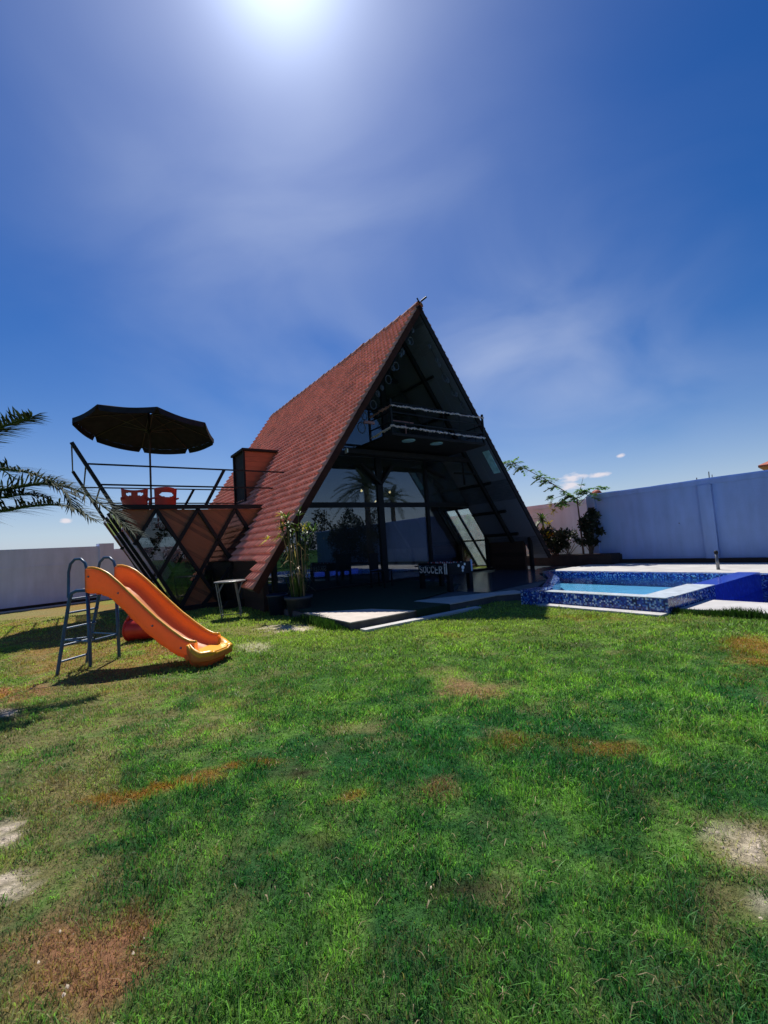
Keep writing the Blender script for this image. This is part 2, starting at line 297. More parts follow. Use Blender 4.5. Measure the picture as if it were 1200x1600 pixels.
# ------------------------------------------------------------------ mesh helpers
class MB:
    def __init__(s): s.v = []; s.f = []
    def add(s, vs, fs):
        k = len(s.v); s.v += [tuple(v) for v in vs]; s.f += [tuple(i+k for i in f) for f in fs]; return s
    def box(s, x0, x1, y0, y1, z0, z1):
        return s.add([(x0, y0, z0), (x1, y0, z0), (x1, y1, z0), (x0, y1, z0), (x0, y0, z1), (x1, y0, z1), (x1, y1, z1), (x0, y1, z1)],
                     [(0, 3, 2, 1), (4, 5, 6, 7), (0, 1, 5, 4), (1, 2, 6, 5), (2, 3, 7, 6), (3, 0, 4, 7)])
    def bar(s, p, q, w, h, up=(0, 0, 1)):
        p, q = Vector(p), Vector(q); d = (q-p).normalized(); u = Vector(up); x = d.cross(u)
        if x.length < 1e-4: x = d.cross(Vector((0, 1, 0)))
        x.normalize(); y = x.cross(d); x = x*w/2; y = y*h/2
        return s.add([p-x-y, p+x-y, p+x+y, p-x+y, q-x-y, q+x-y, q+x+y, q-x+y],
                     [(0, 1, 2, 3), (7, 6, 5, 4), (0, 4, 5, 1), (1, 5, 6, 2), (2, 6, 7, 3), (3, 7, 4, 0)])
    def tube(s, pts, r, n=8, cap=True):
        pts = [Vector(p) for p in pts]; rs = r if isinstance(r, (list, tuple)) else [r]*len(pts)
        rings = []; ref = None
        for i_, p in enumerate(pts):
            d = (pts[min(i_+1, len(pts)-1)]-pts[max(i_-1, 0)]).normalized()
            if ref is None: ref = d.orthogonal().normalized()
            x = (ref-d*ref.dot(d)).normalized(); ref = x; y = d.cross(x)
            rings.append([p+(x*math.cos(2*math.pi*k/n)+y*math.sin(2*math.pi*k/n))*rs[i_] for k in range(n)])
        vs = [v for r_ in rings for v in r_]; fs = []
        for i_ in range(len(rings)-1):
            for k in range(n): fs.append((i_*n+k, i_*n+(k+1) % n, (i_+1)*n+(k+1) % n, (i_+1)*n+k))
        if cap: fs += [tuple(range(n-1, -1, -1)), tuple((len(rings)-1)*n+k for k in range(n))]
        return s.add(vs, fs)
    def prism(s, poly, z0, z1):
        n = len(poly)
        return s.add([(x, y, z0) for x, y in poly]+[(x, y, z1) for x, y in poly],
                     [tuple(range(n-1, -1, -1)), tuple(range(n, 2*n))]+[(i, (i+1) % n, n+(i+1) % n, n+i) for i in range(n)])
    def slab(s, poly, axis_y, t):      # polygon given as (x, z) standing in the plane y = axis_y, thickness t
        n = len(poly)
        return s.add([(x, axis_y, z) for x, z in poly]+[(x, axis_y+t, z) for x, z in poly],
                     [tuple(range(n)), tuple(range(2*n-1, n-1, -1))]+[((i+1) % n, i, n+i, n+(i+1) % n) for i in range(n)])
    def lathe(s, prof, n=20, c=(0, 0, 0)):
        vs = []; fs = []
        for r_, z in prof:
            for k in range(n): vs.append((c[0]+r_*math.cos(2*math.pi*k/n), c[1]+r_*math.sin(2*math.pi*k/n), c[2]+z))
        for i_ in range(len(prof)-1):
            for k in range(n): fs.append((i_*n+k, i_*n+(k+1) % n, (i_+1)*n+(k+1) % n, (i_+1)*n+k))
        return s.add(vs, fs)
    def build(s, name, m, parent=None, smooth=False, bevel=0.):
        me = bpy.data.meshes.new(name); me.from_pydata(s.v, [], s.f); me.update()
        me.materials.append(m)
        o = bpy.data.objects.new(name, me); COL.objects.link(o)
        if smooth: me.polygons.foreach_set('use_smooth', [True]*len(me.polygons))
        if bevel:
            b = o.modifiers.new('bevel', 'BEVEL'); b.width = bevel; b.segments = 2; b.limit_method = 'ANGLE'
        if parent: o.parent = parent
        return o
def tag(o, label=None, cat=None, group=None, kind=None):
    if label: o['label'] = label
    if cat: o['category'] = cat
    if group: o['group'] = group
    if kind: o['kind'] = kind
    return o
def empty(name, loc, rz=0., label=None, cat=None, group=None):
    o = bpy.data.objects.new(name, None); COL.objects.link(o); o.location = loc; o.rotation_euler = (0, 0, rz); o.empty_display_size = .2
    return tag(o, label, cat, group)
def copy_tree(o, parent=None):
    c = o.copy(); COL.objects.link(c)
    if parent: c.parent = parent
    for ch in list(o.children): copy_tree(ch, c)
    return c
def clip(poly, a, b, c):               # keep a*x+b*y <= c
    o = []
    for i in range(len(poly)):
        p, q = poly[i-1], poly[i]; fp, fq = a*p[0]+b*p[1]-c, a*q[0]+b*q[1]-c
        if (fp <= 0) != (fq <= 0):
            t = fp/(fp-fq); o.append((p[0]+t*(q[0]-p[0]), p[1]+t*(q[1]-p[1])))
        if fq <= 0: o.append(q)
    return o
def in_roof(poly, t=.24):              # clip an (a, z) polygon to the space inside the roof
    p = clip(poly, SZ, SA, SA*HA-t); return clip(p, -SZ, SA, SA*HA-t) if p else p
def rect(x0, x1, z0, z1): return [(x0, z0), (x1, z0), (x1, z1), (x0, z1)]

def vnoise(x, y, f, seed):
    x = x*f; y = y*f; xi = np.floor(x); yi = np.floor(y); fx = x-xi; fy = y-yi
    fx = fx*fx*(3-2*fx); fy = fy*fy*(3-2*fy)
    def h(a, b):
        s = np.sin(a*127.1+b*311.7+seed*74.7)*43758.5453; return s-np.floor(s)
    return (h(xi, yi)*(1-fx)+h(xi+1, yi)*fx)*(1-fy)+(h(xi, yi+1)*(1-fx)+h(xi+1, yi+1)*fx)*fy
def fbm(x, y, f, seed, o=4):
    s = 0; a = .5; t = 0
    for i in range(o): s = s+a*vnoise(x, y, f*2**i, seed+i*3); t += a; a *= .5
    return s/t

# ------------------------------------------------------------------ lawn
# worn, rusty and bare patches of the lawn: photo position and half size -> ellipse on the ground
PATCH = [  # kind, px, py, rx, ry, strength
    ('dry', 745, 1080, 85, 22, .9), ('dry', 690, 1050, 50, 10, .5), ('dry', 545, 1135, 70, 18, .6), ('dry', 300, 1180, 140, 26, .75), ('dry', 90, 1228, 70, 22, .85),
    ('dry', 105, 1500, 135, 75, 1.0), ('dry', 210, 1440, 45, 30, .9), ('dry', 10, 1560, 60, 50, .8), ('dry', 790, 1290, 100, 34, .5), ('dry', 690, 1235, 40, 18, .8), ('dry', 540, 1165, 90, 16, .55),
    ('dry', 320, 1290, 150, 26, .3), ('dry', 60, 1330, 60, 30, .5), ('dry', 960, 1360, 80, 22, .4), ('dry', 1170, 1330, 75, 50, .8), ('dry', 1150, 1400, 80, 50, .6), ('dry', 880, 1440, 70, 20, .3), ('dry', 1000, 1510, 40, 40, .4), ('red', 120, 1490, 110, 60, .8), ('red', 205, 1445, 45, 28, .9), ('red', 690, 1235, 34, 14, .6), ('red', 30, 1075, 60, 22, .7), ('red', 240, 1010, 60, 10, .5), ('red', 745, 1080, 70, 16, .4),
    ('dry', 640, 1180, 60, 14, .5), ('dry', 120, 1000, 170, 70, .7), ('rust', 130, 985, 140, 30, .6), ('rust', 230, 1030, 60, 10, .5), ('dry', 60, 1030, 90, 40, .8), ('dry', 60, 960, 140, 22, .8), ('dry', 250, 1035, 70, 14, .6), ('dry', 400, 985, 90, 12, .6), ('dry', 130, 1110, 130, 30, .6), ('dry', 60, 1075, 110, 26, .9),
    ('rust', 170, 1251, 38, 10, 1.0), ('rust', 215, 1245, 38, 10, 1.0), ('rust', 255, 1233, 36, 9, 1.0), ('rust', 292, 1220, 36, 8, 1.0), ('rust', 332, 1208, 34, 8, 1.0), ('rust', 372, 1197, 34, 7, 1.0), ('rust', 408, 1189, 30, 7, 1.0), ('rust', 790, 1160, 70, 16, .6), ('rust', 950, 1165, 110, 20, .65), ('rust', 1185, 1015, 60, 30, .8),
    ('rust', 240, 1010, 80, 14, .6), ('rust', 60, 985, 130, 16, .5), ('rust', 110, 945, 140, 8, .6), ('rust', 2, 1072, 30, 14, 1.0), ('rust', 550, 1243, 22, 9, .8), ('rust', 700, 992, 60, 5, .4), ('rust', 900, 965, 80, 6, .5),
    ('sand', 10, 1385, 32, 18, 1.0), ('sand', 6, 1300, 22, 22, 1.0), ('sand', 12, 1117, 16, 7, .9), ('sand', 1172, 1325, 34, 26, .75), ('sand', 1195, 1418, 22, 14, .85), ('sand', 460, 982, 40, 7, .9), ('sand', 395, 1010, 30, 8, .5), ('sand', 1130, 1300, 30, 16, .5),
    ('soil', 470, 1205, 22, 10, .9), ('soil', 500, 1165, 40, 10, .3), ('soil', 715, 1385, 60, 16, .9), ('soil', 500, 1315, 40, 14, .6), ('soil', 835, 1340, 40, 12, .4), ('soil', 470, 1468, 14, 9, .9), ('soil', 360, 1590, 30, 14, .6), ('soil', 60, 1425, 20, 9, .6), ('soil', 900, 1010, 40, 5, .5),
]
PE = []
for k, px, py, rx, ry, s in PATCH:
    c = at(px, py); e1 = at(px+rx, py)-c; e2 = at(px, py-ry)-c
    PE.append((k, c[:2], np.linalg.inv(np.array([[e1[0], e2[0]], [e1[1], e2[1]]])), s))
def fields(x, y):
    F = dict(dry=np.zeros_like(x), rust=np.zeros_like(x), sand=np.zeros_like(x), soil=np.zeros_like(x), red=np.zeros_like(x))
    wx = (fbm(x, y, 2.2, 5)-.5)*1.1; wy = (fbm(x, y, 2.2, 9)-.5)*.6
    grain = fbm(x, y, 11., 21)
    for k, c, A, s in PE:
        dx = x-c[0]; dy = y-c[1]
        u = A[0, 0]*dx+A[0, 1]*dy; v = A[1, 0]*dx+A[1, 1]*dy
        q = np.sqrt(u*u+v*v)+wx*1.2+(grain-.5)*1.25
        w = np.clip((1.2-q)/.8, 0, 1)*s
        F[k] = np.maximum(F[k], w)
    big = fbm(x, y, .9, 31)
    F['dry'] = F['dry']*np.where((y < 3.0) & (np.abs(x) < .62*y), .45, 1.)
    F['dry'] = np.maximum(F['dry'], np.clip((big-.62)*4, 0, .22)*(grain > .45))
    F['dry'] = np.maximum(F['dry'], np.clip((fbm(x, y, 3.1, 77, 3)-.68)*6, 0, .45))
    return F
def ground_z(x, y):
    z = (fbm(x, y, 1.7, 3)-.5)*.035 + (fbm(x, y, 6., 13, 3)-.5)*.03
    t = np.clip((-3.72-x)/.5, 0, 1); t = t*t*(3-2*t)
    t2 = np.clip((y-1.5)/2.5, 0, 1)*np.clip((7.0-y)/1.2, 0, 1)
    a, b = to_loc(x, y)
    near = np.clip(np.maximum(np.maximum(a-6.2, -7.4-a), np.maximum(b-13, -3.3-b)), 0, .5)*2   # flat beside the buildings
    pool = np.clip(np.maximum(np.maximum(a-6.2, -1.3-a), np.maximum(b-3, -9-b)), 0, .4)/.4
    return (z*near*pool - .11*t*t2)
def lawn_colour(x, y, F, blade, rnd):
    n1 = fbm(x, y, 1.1, 41)[:, None]; n2 = fbm(x, y, 5., 45)[:, None]; r = rnd[:, None]
    g0 = np.array([.026, .125, .034]); g1 = np.array([.150, .280, .048]); g2 = np.array([.06, .20, .035])
    n3 = fbm(x, y, 11., 49, 2)[:, None]
    t = np.clip((n1-.38)*1.9+(n2-.5)*1.6+(n3-.5)*1.2+(r-.5)*.5, 0, 1)
    c = g0*(1-t)+g1*t; c = c*np.clip(.42+.6*n2+.55*n3, .3, 1.3)+g2*.25*r
    fl = np.clip((y-3.5)/4, 0, 1)[:, None]                     # the far lawn is paler and yellower
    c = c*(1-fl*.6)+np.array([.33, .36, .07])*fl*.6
    c = c*(.45+1.1*r)
    if blade:
        dead = (np.mod(rnd*7919, 1) < .09)[:, None]; c = np.where(dead, np.array([.27, .23, .10])*(.5+.6*r), c)
    c = c*np.where(blade, 1.32, .72)*(1-np.array([.22, .16, .05])*np.clip((3.6-y)/2, 0, 1)[:, None])   # vignette darkening put into the colour of the nearest lawn
    def mix(c, w, col, j=.35): return c*(1-w[:, None])+np.array(col)*(1-j/2+j*r)*w[:, None]
    wd = np.clip(F['dry']*1.05-(rnd*.6 if blade else .12), 0, 1)
    c = mix(c, wd, (.42, .29, .17) if blade else (.26, .19, .09), .7)
    c = mix(c, np.clip(F['rust']*1.05-(rnd*.5 if blade else .1), 0, 1), (.42, .20, .04) if blade else (.30, .125, .03), .6)
    c = mix(c, np.clip(F['red']*1.0-(rnd*.5 if blade else 0), 0, 1), (.42, .20, .12) if blade else (.30, .135, .075), .6)
    c = mix(c, np.clip(F['soil'], 0, 1)*.9, (.035, .022, .014))
    c = mix(c, np.clip(F['sand'], 0, 1), (.66, .56, .44))
    return c
def grid_mesh(name, xs, ys):
    X, Y = np.meshgrid(xs, ys); nx, ny = len(xs), len(ys)
    x = X.ravel(); y = Y.ravel(); z = ground_z(x, y)
    i = np.arange(nx*ny).reshape(ny, nx)
    f = np.stack([i[:-1, :-1], i[:-1, 1:], i[1:, 1:], i[1:, :-1]], -1).reshape(-1, 4)
    return np.stack([x, y, z], 1), f
def np_mesh(name, V, Fq, cols=None, m=None, tri=None):
    me = bpy.data.meshes.new(name)
    nq = 0 if Fq is None else len(Fq); nt = 0 if tri is None else len(tri)
    me.vertices.add(len(V)); me.vertices.foreach_set('co', np.asarray(V, np.float32).ravel())
    li = ([] if Fq is None else [Fq.ravel()])+([] if tri is None else [tri.ravel()]); li = np.concatenate(li)
    me.loops.add(len(li)); me.loops.foreach_set('vertex_index', li.astype(np.int32))
    ls = np.concatenate([np.arange(nq)*4, nq*4+np.arange(nt)*3]); me.polygons.add(nq+nt)
    me.polygons.foreach_set('loop_start', ls.astype(np.int32))
    me.update(calc_edges=True)
    if cols is not None:
        a = me.color_attributes.new('Col', 'FLOAT_COLOR', 'POINT')
        a.data.foreach_set('color', np.concatenate([cols, np.ones((len(cols), 1))], 1).astype(np.float32).ravel())
    if m: me.materials.append(m)
    o = bpy.data.objects.new(name, me); COL.objects.link(o); return o

def lawn_mat():
    m, N, L, P = mat('lawn_ground')
    a = N.new('ShaderNodeAttribute'); a.attribute_name = 'Col'
    g = N.new('ShaderNodeNewGeometry'); nz = N.new('ShaderNodeTexNoise'); nz.inputs['Scale'].default_value = 28; nz.inputs['Detail'].default_value = 8; nz.inputs['Roughness'].default_value = .7
    L.new(g.outputs['Position'], nz.inputs['Vector'])
    mr = N.new('ShaderNodeMapRange'); mr.inputs[1].default_value = .3; mr.inputs[2].default_value = .7; mr.inputs[3].default_value = .45; mr.inputs[4].default_value = 1.5; L.new(nz.outputs['Fac'], mr.inputs[0])
    mu = N.new('ShaderNodeVectorMath'); mu.operation = 'SCALE'; L.new(a.outputs['Color'], mu.inputs[0]); L.new(mr.outputs[0], mu.inputs['Scale'])
    L.new(mu.outputs[0], P.inputs['Base Color']); P.inputs['Roughness'].default_value = .95; P.inputs['Specular IOR Level'].default_value = .1
    bp = N.new('ShaderNodeBump'); bp.inputs['Strength'].default_value = 1; bp.inputs['Distance'].default_value = .03; L.new(nz.outputs['Fac'], bp.inputs['Height']); L.new(bp.outputs['Normal'], P.inputs['Normal'])
    return m
MT['lawn'] = lawn_mat()
def ax_pts(lo, mid0, mid1, hi, fine, coarse):
    return np.concatenate([np.geomspace(1, mid0-lo+1, coarse)[::-1]*-1+mid0+1, np.arange(mid0, mid1, fine)[1:], mid1-1+np.geomspace(1, hi-mid1+1, coarse)])
V, Fq = grid_mesh('lawn', ax_pts(-900, -9, 9, 900, .07, 34), ax_pts(-900, -1, 13, 1200, .07, 34))
_c = V[Fq].mean(1); _a, _b = to_loc(_c[:, 0], _c[:, 1])
Fq = Fq[~(((_a > -.72) & (_a < 3.42) & (_b > -5.62) & (_b < -.9)) | ((_a > .42) & (_a < 3.42) & (_b > -10.05) & (_b < -5.5)))]   # the pool is dug through the lawn
fx = fields(V[:, 0], V[:, 1])
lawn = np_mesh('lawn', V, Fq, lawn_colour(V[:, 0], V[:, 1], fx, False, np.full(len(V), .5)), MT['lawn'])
lawn.data.polygons.foreach_set('use_smooth', [True]*len(lawn.data.polygons))
tag(lawn, 'patchy green lawn with dry brown spots in front of the triangular house', 'lawn', kind='structure')

SLABS = [  # built-over ground in house coordinates (a0, a1, b0, b1)
    (-4.42, 6.6, -2.8, 12), (-1.12, 6.6, -9.9, -2.7), (-5.8, -4.3, 2.6, 6.5), (-4.35, -1.8, -3.1, -2.9)]
BASIN = [(-.62, -5.75), (.47, -5.75), (.47, -9.9), (-.15, -9.9)]
def blocked(x, y):
    a, b = to_loc(x, y); m = np.zeros(len(x), bool)
    for a0, a1, b0, b1 in SLABS[:1]+SLABS[2:]: m |= (a > a0) & (a < a1) & (b > b0) & (b < b1)
    m |= (a > -1.1) & (b < -2.7) & (b > -5.5)
    m |= (b <= -5.5) & (a > -.62+(-5.75-b)*.11)
    return m
def make_grass():
    zones = [(.75, 1.7, 26000, .80, .0030), (1.7, 2.8, 17000, .82, .0036), (2.8, 4.6, 8000, .85, .0052), (4.6, 7.2, 3400, .9, .0085), (7.2, 11., 1300, .95, .013)]
    vs = []; cs = []
    for y0, y1, dens, hs, wd in zones:
        xw = .98*y1+.9; n = int((y1-y0)*2*xw*dens)
        y = RNG.uniform(y0, y1, n); x = RNG.uniform(-xw, xw, n)
        k = np.abs(x) < .98*y+.9; x, y = x[k], y[k]
        k = ~blocked(x, y); x, y = x[k], y[k]
        F = fields(x, y)
        keep = RNG.random(len(x)) > np.clip(F['sand']*.93+F['soil']*.75+F['dry']*.25, 0, .97)
        x, y = x[keep], y[keep]; F = {kk: v[keep] for kk, v in F.items()}
        n = len(x); rnd = RNG.random(n)
        clump = fbm(x, y, 4.5, 55, 3); tuft = vnoise(x, y, 14., 61)
        h = (.012+.036*np.clip((clump-.28)*2.2, 0, 1)+.022*tuft)*(.4+.9*RNG.random(n)**1.3)*hs*(1-.35*np.clip(F['dry'], 0, 1))
        ang = vnoise(x, y, 6., 71)*9+RNG.normal(0, 2.2, n); lean = np.abs(RNG.normal(.6, .5, n))*h
        fa = RNG.uniform(0, 6.283, n); w = wd*(.6+.8*RNG.random(n))
        z = ground_z(x, y)-.004
        wx, wy = np.cos(fa)*w/2, np.sin(fa)*w/2; lx, ly = np.cos(ang)*lean, np.sin(ang)*lean
        P = np.zeros((n, 5, 3))
        P[:, 0] = np.stack([x-wx, y-wy, z], 1); P[:, 1] = np.stack([x+wx, y+wy, z], 1)
        P[:, 2] = np.stack([x+wx*.8+lx*.35, y+wy*.8+ly*.35, z+h*.62], 1); P[:, 3] = np.stack([x-wx*.8+lx*.35, y-wy*.8+ly*.35, z+h*.62], 1)
        P[:, 4] = np.stack([x+lx, y+ly, z+h*(1.0-.25*RNG.random(n))], 1)
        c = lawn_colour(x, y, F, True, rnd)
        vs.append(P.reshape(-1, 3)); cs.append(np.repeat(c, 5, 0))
    # long tufts along the pool coping and at the terrace corner
    def tufts(p, q, n, h0, spread):
        t = RNG.random(n); p, q = np.array(p[:2]), np.array(q[:2])
        x = p[0]+(q[0]-p[0])*t+RNG.normal(0, spread, n); y = p[1]+(q[1]-p[1])*t+RNG.normal(0, spread, n)
        h = h0*(.5+.8*RNG.random(n))*(.5+vnoise(x, y, 9, 3)); ang = RNG.uniform(0, 6.28, n); lean = h*RNG.random(n)*.7; fa = RNG.uniform(0, 6.28, n); w = .009
        wx, wy = np.cos(fa)*w/2, np.sin(fa)*w/2; lx, ly = np.cos(ang)*lean, np.sin(ang)*lean; z = 0*x
        P = np.zeros((n, 5, 3)); P[:, 0] = np.stack([x-wx, y-wy, z], 1); P[:, 1] = np.stack([x+wx, y+wy, z], 1)
        P[:, 2] = np.stack([x+wx*.8+lx*.35, y+wy*.8+ly*.35, z+h*.6], 1); P[:, 3] = np.stack([x-wx*.8+lx*.35, y-wy*.8+ly*.35, z+h*.6], 1); P[:, 4] = np.stack([x+lx, y+ly, z+h], 1)
        r = RNG.random(n)[:, None]; c = np.array([.03, .075, .015])*(.6+.9*r)
        vs.append(P.reshape(-1, 3)); cs.append(np.repeat(c, 5, 0))
    tufts(wl(-.78, -5.5), wl(-.42, -9.0), 9000, .085, .045)
    tufts(wl(-4.45, -1.2), wl(-4.5, -2.6), 1500, .12, .06)
    tufts(at(462, 968), at(545, 985), 1200, .07, .06)
    # loose straw lying on the turf
    ny = 3000; y = RNG.uniform(.9, 7., ny)**1.0; x = RNG.uniform(-1, 1, ny)*(.95*y+.6); k = (~blocked(x, y)) & (fbm(x, y, 2.6, 91, 3) > .47); x, y = x[k], y[k]; ns = len(x)
    a = RNG.uniform(0, 6.28, ns); ln = RNG.uniform(.015, .055, ns); w = .0007+.0004*y; zz = ground_z(x, y)+.006+.014*RNG.random(ns); cv = RNG.normal(0, .25, ns)
    dx, dy = np.cos(a), np.sin(a); P = np.zeros((ns, 5, 3))
    P[:, 0] = np.stack([x-dy*w, y+dx*w, zz], 1); P[:, 1] = np.stack([x+dy*w, y-dx*w, zz], 1)
    mx_, my_ = x+dx*ln*.5-dy*cv*ln*.3, y+dy*ln*.5+dx*cv*ln*.3
    P[:, 2] = np.stack([mx_+dy*w, my_-dx*w, zz+.012], 1); P[:, 3] = np.stack([mx_-dy*w, my_+dx*w, zz+.012], 1); P[:, 4] = np.stack([x+dx*ln, y+dy*ln, zz+.002], 1)
    vs.append(P.reshape(-1, 3)); cs.append(np.repeat(np.array([.38, .29, .15])*RNG.uniform(.4, 1.2, (ns, 1)), 5, 0))
    V = np.concatenate(vs); C = np.concatenate(cs); n = len(V)//5
    b = np.arange(n)[:, None]*5
    q = b+np.array([[0, 1, 2, 3]]); t = b+np.array([[3, 2, 4]])
    o = np_mesh('grass', V, q, C, leaf('grass_blades', (0, 0, 0), (0, 0, 0), .48, .5, True), t)
    return tag(o, 'short uneven grass blades covering the lawn', 'grass', kind='stuff')
make_grass()
def make_gravel():
    n = 60000; y = RNG.uniform(.9, 9., n); x = RNG.uniform(-1, 1, n)*(.97*y+.6); F = fields(x, y); k = (RNG.random(n) < np.clip(F['sand']*.55+F['soil']*.06+F['red']*.05, 0, 1)*np.clip(3/y, .2, 1)) & ~blocked(x, y); x, y = x[k], y[k]
    n = len(x); r = RNG.uniform(.002, .008, n)*(1+.08*y); base = np.array([[1, 0, -.3], [.3, .95, -.3], [-.8, .6, -.3], [-.8, -.6, -.3], [.3, -.95, -.3], [.1, 0, .75]])
    a = RNG.uniform(0, 6.28, n); ca, sa = np.cos(a)[:, None], np.sin(a)[:, None]; sc = RNG.uniform(.6, 1.3, (n, 6, 1))
    B = base[None]*sc; X = x[:, None]+(B[..., 0]*ca-B[..., 1]*sa)*r[:, None]; Y = y[:, None]+(B[..., 0]*sa+B[..., 1]*ca)*r[:, None]; Z = ground_z(x, y)[:, None]+B[..., 2]*r[:, None]+.002
    V = np.stack([X, Y, Z], -1).reshape(-1, 3); t = (np.arange(n)[:, None, None]*6+np.array([[0, 1, 5], [1, 2, 5], [2, 3, 5], [3, 4, 5], [4, 0, 5]])[None]).reshape(-1, 3)
    c = np.repeat(np.array([.50, .42, .33])*RNG.uniform(.35, 1.15, (n, 1)), 6, 0)
    m, N, L, P = mat('gravel'); at_ = N.new('ShaderNodeAttribute'); at_.attribute_name = 'Col'; L.new(at_.outputs['Color'], P.inputs['Base Color']); P.inputs['Roughness'].default_value = .9
    return tag(np_mesh('gravel', V, None, c, m, t), 'loose pale grit on the bare spots of the lawn', 'gravel', kind='stuff')
make_gravel()

# ------------------------------------------------------------------ A-frame house
house = empty('a_frame_house', wl(0, 0, 0), TH, 'steep triangular house with red tiled roof, glazed gable and dark timber balcony', 'house')
def roof_grid(sections, side, name):
    vs = []; fs = []; tl = []
    row, per = .207, .165; A1, A2 = .040, .066
    rr = np.random.default_rng(5 if side < 0 else 6)
    for b0, b1, s0, s1 in sections:
        nv = max(2, int(round((b1-b0)/per*8))); vv = np.linspace(b0, b1, nv+1)
        ss = [s0]; k = math.floor(s0/row)
        while True:
            e = (k+1)*row
            if e >= s1-1e-6: ss.append(s1); break
            ss += [e-1e-4, e+1e-4]; k += 1
        ss = np.array(ss); S, Vv = np.meshgrid(ss, vv, indexing='ij')
        fr = np.mod(S/row, 1.); ph = np.mod(Vv/per, 1.)
        prof = np.where(ph < .62, np.sin(np.pi*ph/.62), -.35*np.sin(np.pi*(ph-.62)/.38))
        ti = np.floor(S/row)*911+np.floor(Vv/per)*37
        jit = np.mod(np.sin(ti*12.9898)*43758.5, 1.)
        h = A1*prof+A2*fr*(.2+.8*np.maximum(prof, 0))+.012*(jit-.5)*fr
        h = h + .006*np.sin(Vv*1.3+S*.7)+.004*np.sin(S*2.1-Vv*.9)
        x = side*(S*SA+h*SZ); z = HA-S*SZ+h*SA
        k0 = len(vs); n_s, n_v = S.shape
        vs += [tuple(p) for p in np.stack([x, Vv, z], -1).reshape(-1, 3)]; tl += list(jit.ravel())
        for i in range(n_s-1):
            for j in range(n_v-1):
                q = (k0+i*n_v+j, k0+i*n_v+j+1, k0+(i+1)*n_v+j+1, k0+(i+1)*n_v+j)
                fs.append(q if side < 0 else q[::-1])
    me = bpy.data.meshes.new(name); me.from_pydata(vs, [], fs); me.update(); me.materials.append(MT['tile'])
    a = me.attributes.new('tile', 'FLOAT', 'POINT'); a.data.foreach_set('value', np.array(tl, np.float32))
    o = bpy.data.objects.new(name, me); COL.objects.link(o); o.parent = house; return o
S_E = s_at_z(1.08); S_F = SLOPE
roof_grid([(0, .62, .0, S_F), (.62, HL, .0, S_E)], -1, 'roof_slope')
S_O = s_at_z(2.45)
roof_grid([(0, .62, .0, S_F), (.62, 2.1, .0, S_E), (2.1, 3.45, 0, S_O), (3.45, HL, 0, S_E)], 1, 'roof_slope')
def slope_slab(mb, side, s0, s1, b0, b1, t0, t1):
    def P(s, b, t): return (side*(s*SA-t*SZ), b, HA-s*SZ-t*SA)
    vs = [P(s0, b0, t0), P(s1, b0, t0), P(s1, b1, t0), P(s0, b1, t0), P(s0, b0, t1), P(s1, b0, t1), P(s1, b1, t1), P(s0, b1, t1)]
    fs = [(0, 1, 2, 3), (7, 6, 5, 4), (0, 4, 5, 1), (1, 5, 6, 2), (2, 6, 7, 3), (3, 7, 4, 0)]
    mb.add(vs, fs if side < 0 else [f[::-1] for f in fs])
for sd_, secs in ((-1, [(.03, .60, .1, S_F-.02), (.605, HL-.05, .1, S_E-.02)]), (1, [(.03, .60, .1, S_F-.02), (.605, 2.1, .1, S_E-.02), (2.105, 3.445, .1, S_O), (3.45, HL-.05, .1, S_E-.02)])):
    mb = MB()
    for b0, b1, s0, s1 in secs: slope_slab(mb, sd_, s0, s1, b0, b1, .035, .15)
    mb.build('roof_lining', MT['sheath'], house)
    mb = MB(); slope_slab(mb, sd_, .0, S_F+.01, -.02, .028, -.005, .14); mb.build('barge_board', MT['barge'] if sd_ < 0 else MT['dark'], house)
    mb = MB()                                     # rafters and purlins under the lining
    for b_ in (.95, 2.02+1.45*.999, 5., 6.6, 8.2): slope_slab(mb, sd_, .35, S_E-.1, b_, b_+.09, .152, .27)
    for z_ in (6.2, 5.2, 3.1, 2.2, 1.45):
        s = s_at_z(z_)
        slope_slab(mb, sd_, s, s+.07, .63, 2.08 if sd_ > 0 and z_ < 2.6 else 8.5, .153, .23)
    mb.build('rafter', MT['black'], house)
# ridge caps
mb = MB()
for i in range(28):
    b0 = i*.393; lift = .03+.012*random.random()+(.02 if i % 7 == 0 else 0)
    n = 8; vs = []
    for yb, rr_ in ((b0-.02, .125), (b0+.40, .10)):
        for k in range(n+1):
            t = math.pi*(k/n)*1.1-.05*math.pi; vs.append((rr_*math.cos(t), yb, HA-.06+lift+rr_*math.sin(t)*.9))
    mb.add(vs, [(k, k+1, n+2+k, n+1+k) for k in range(n)])
mb.build('ridge_cap', MT['tile'], house)
mb = MB().tube([(-.02, -.10, HA+.05), (.1, -.2, HA+.16)], .025).tube([(.0, -.02, HA+.05), (-.15, -.1, HA+.1)], .02); mb.build('ridge_finial', MT['black'], house)
# low side walls under the eaves
EW = 4.42
mb = MB().box(-EW-.06, -EW+.06, .62, HL-.1, 0, 1.12); mb.build('side_wall', MT['brown'], house)
mb = MB().box(EW-.06, EW+.06, .62, 2.1, 0, 1.12); mb.build('side_wall', MT['brown'], house)
mb = MB().box(EW-.06, EW+.06, 3.45, 5.2, 0, 1.12).box(EW-.06, EW+.06, 9.2, HL-.1, 0, 1.12).box(EW-.06, EW+.06, 5.2, 9.2, 0, .2)
for b_ in (5.2, 6.5, 7.8): mb.box(EW-.05, EW+.05, b_, b_+.08, .2, 1.12)
mb.build('side_wall', MT['brown'], house)
mb = MB().box(EW-.01, EW+.01, 5.2, 9.2, .2, 1.12); mb.build('side_pane', MT['gside'], house)
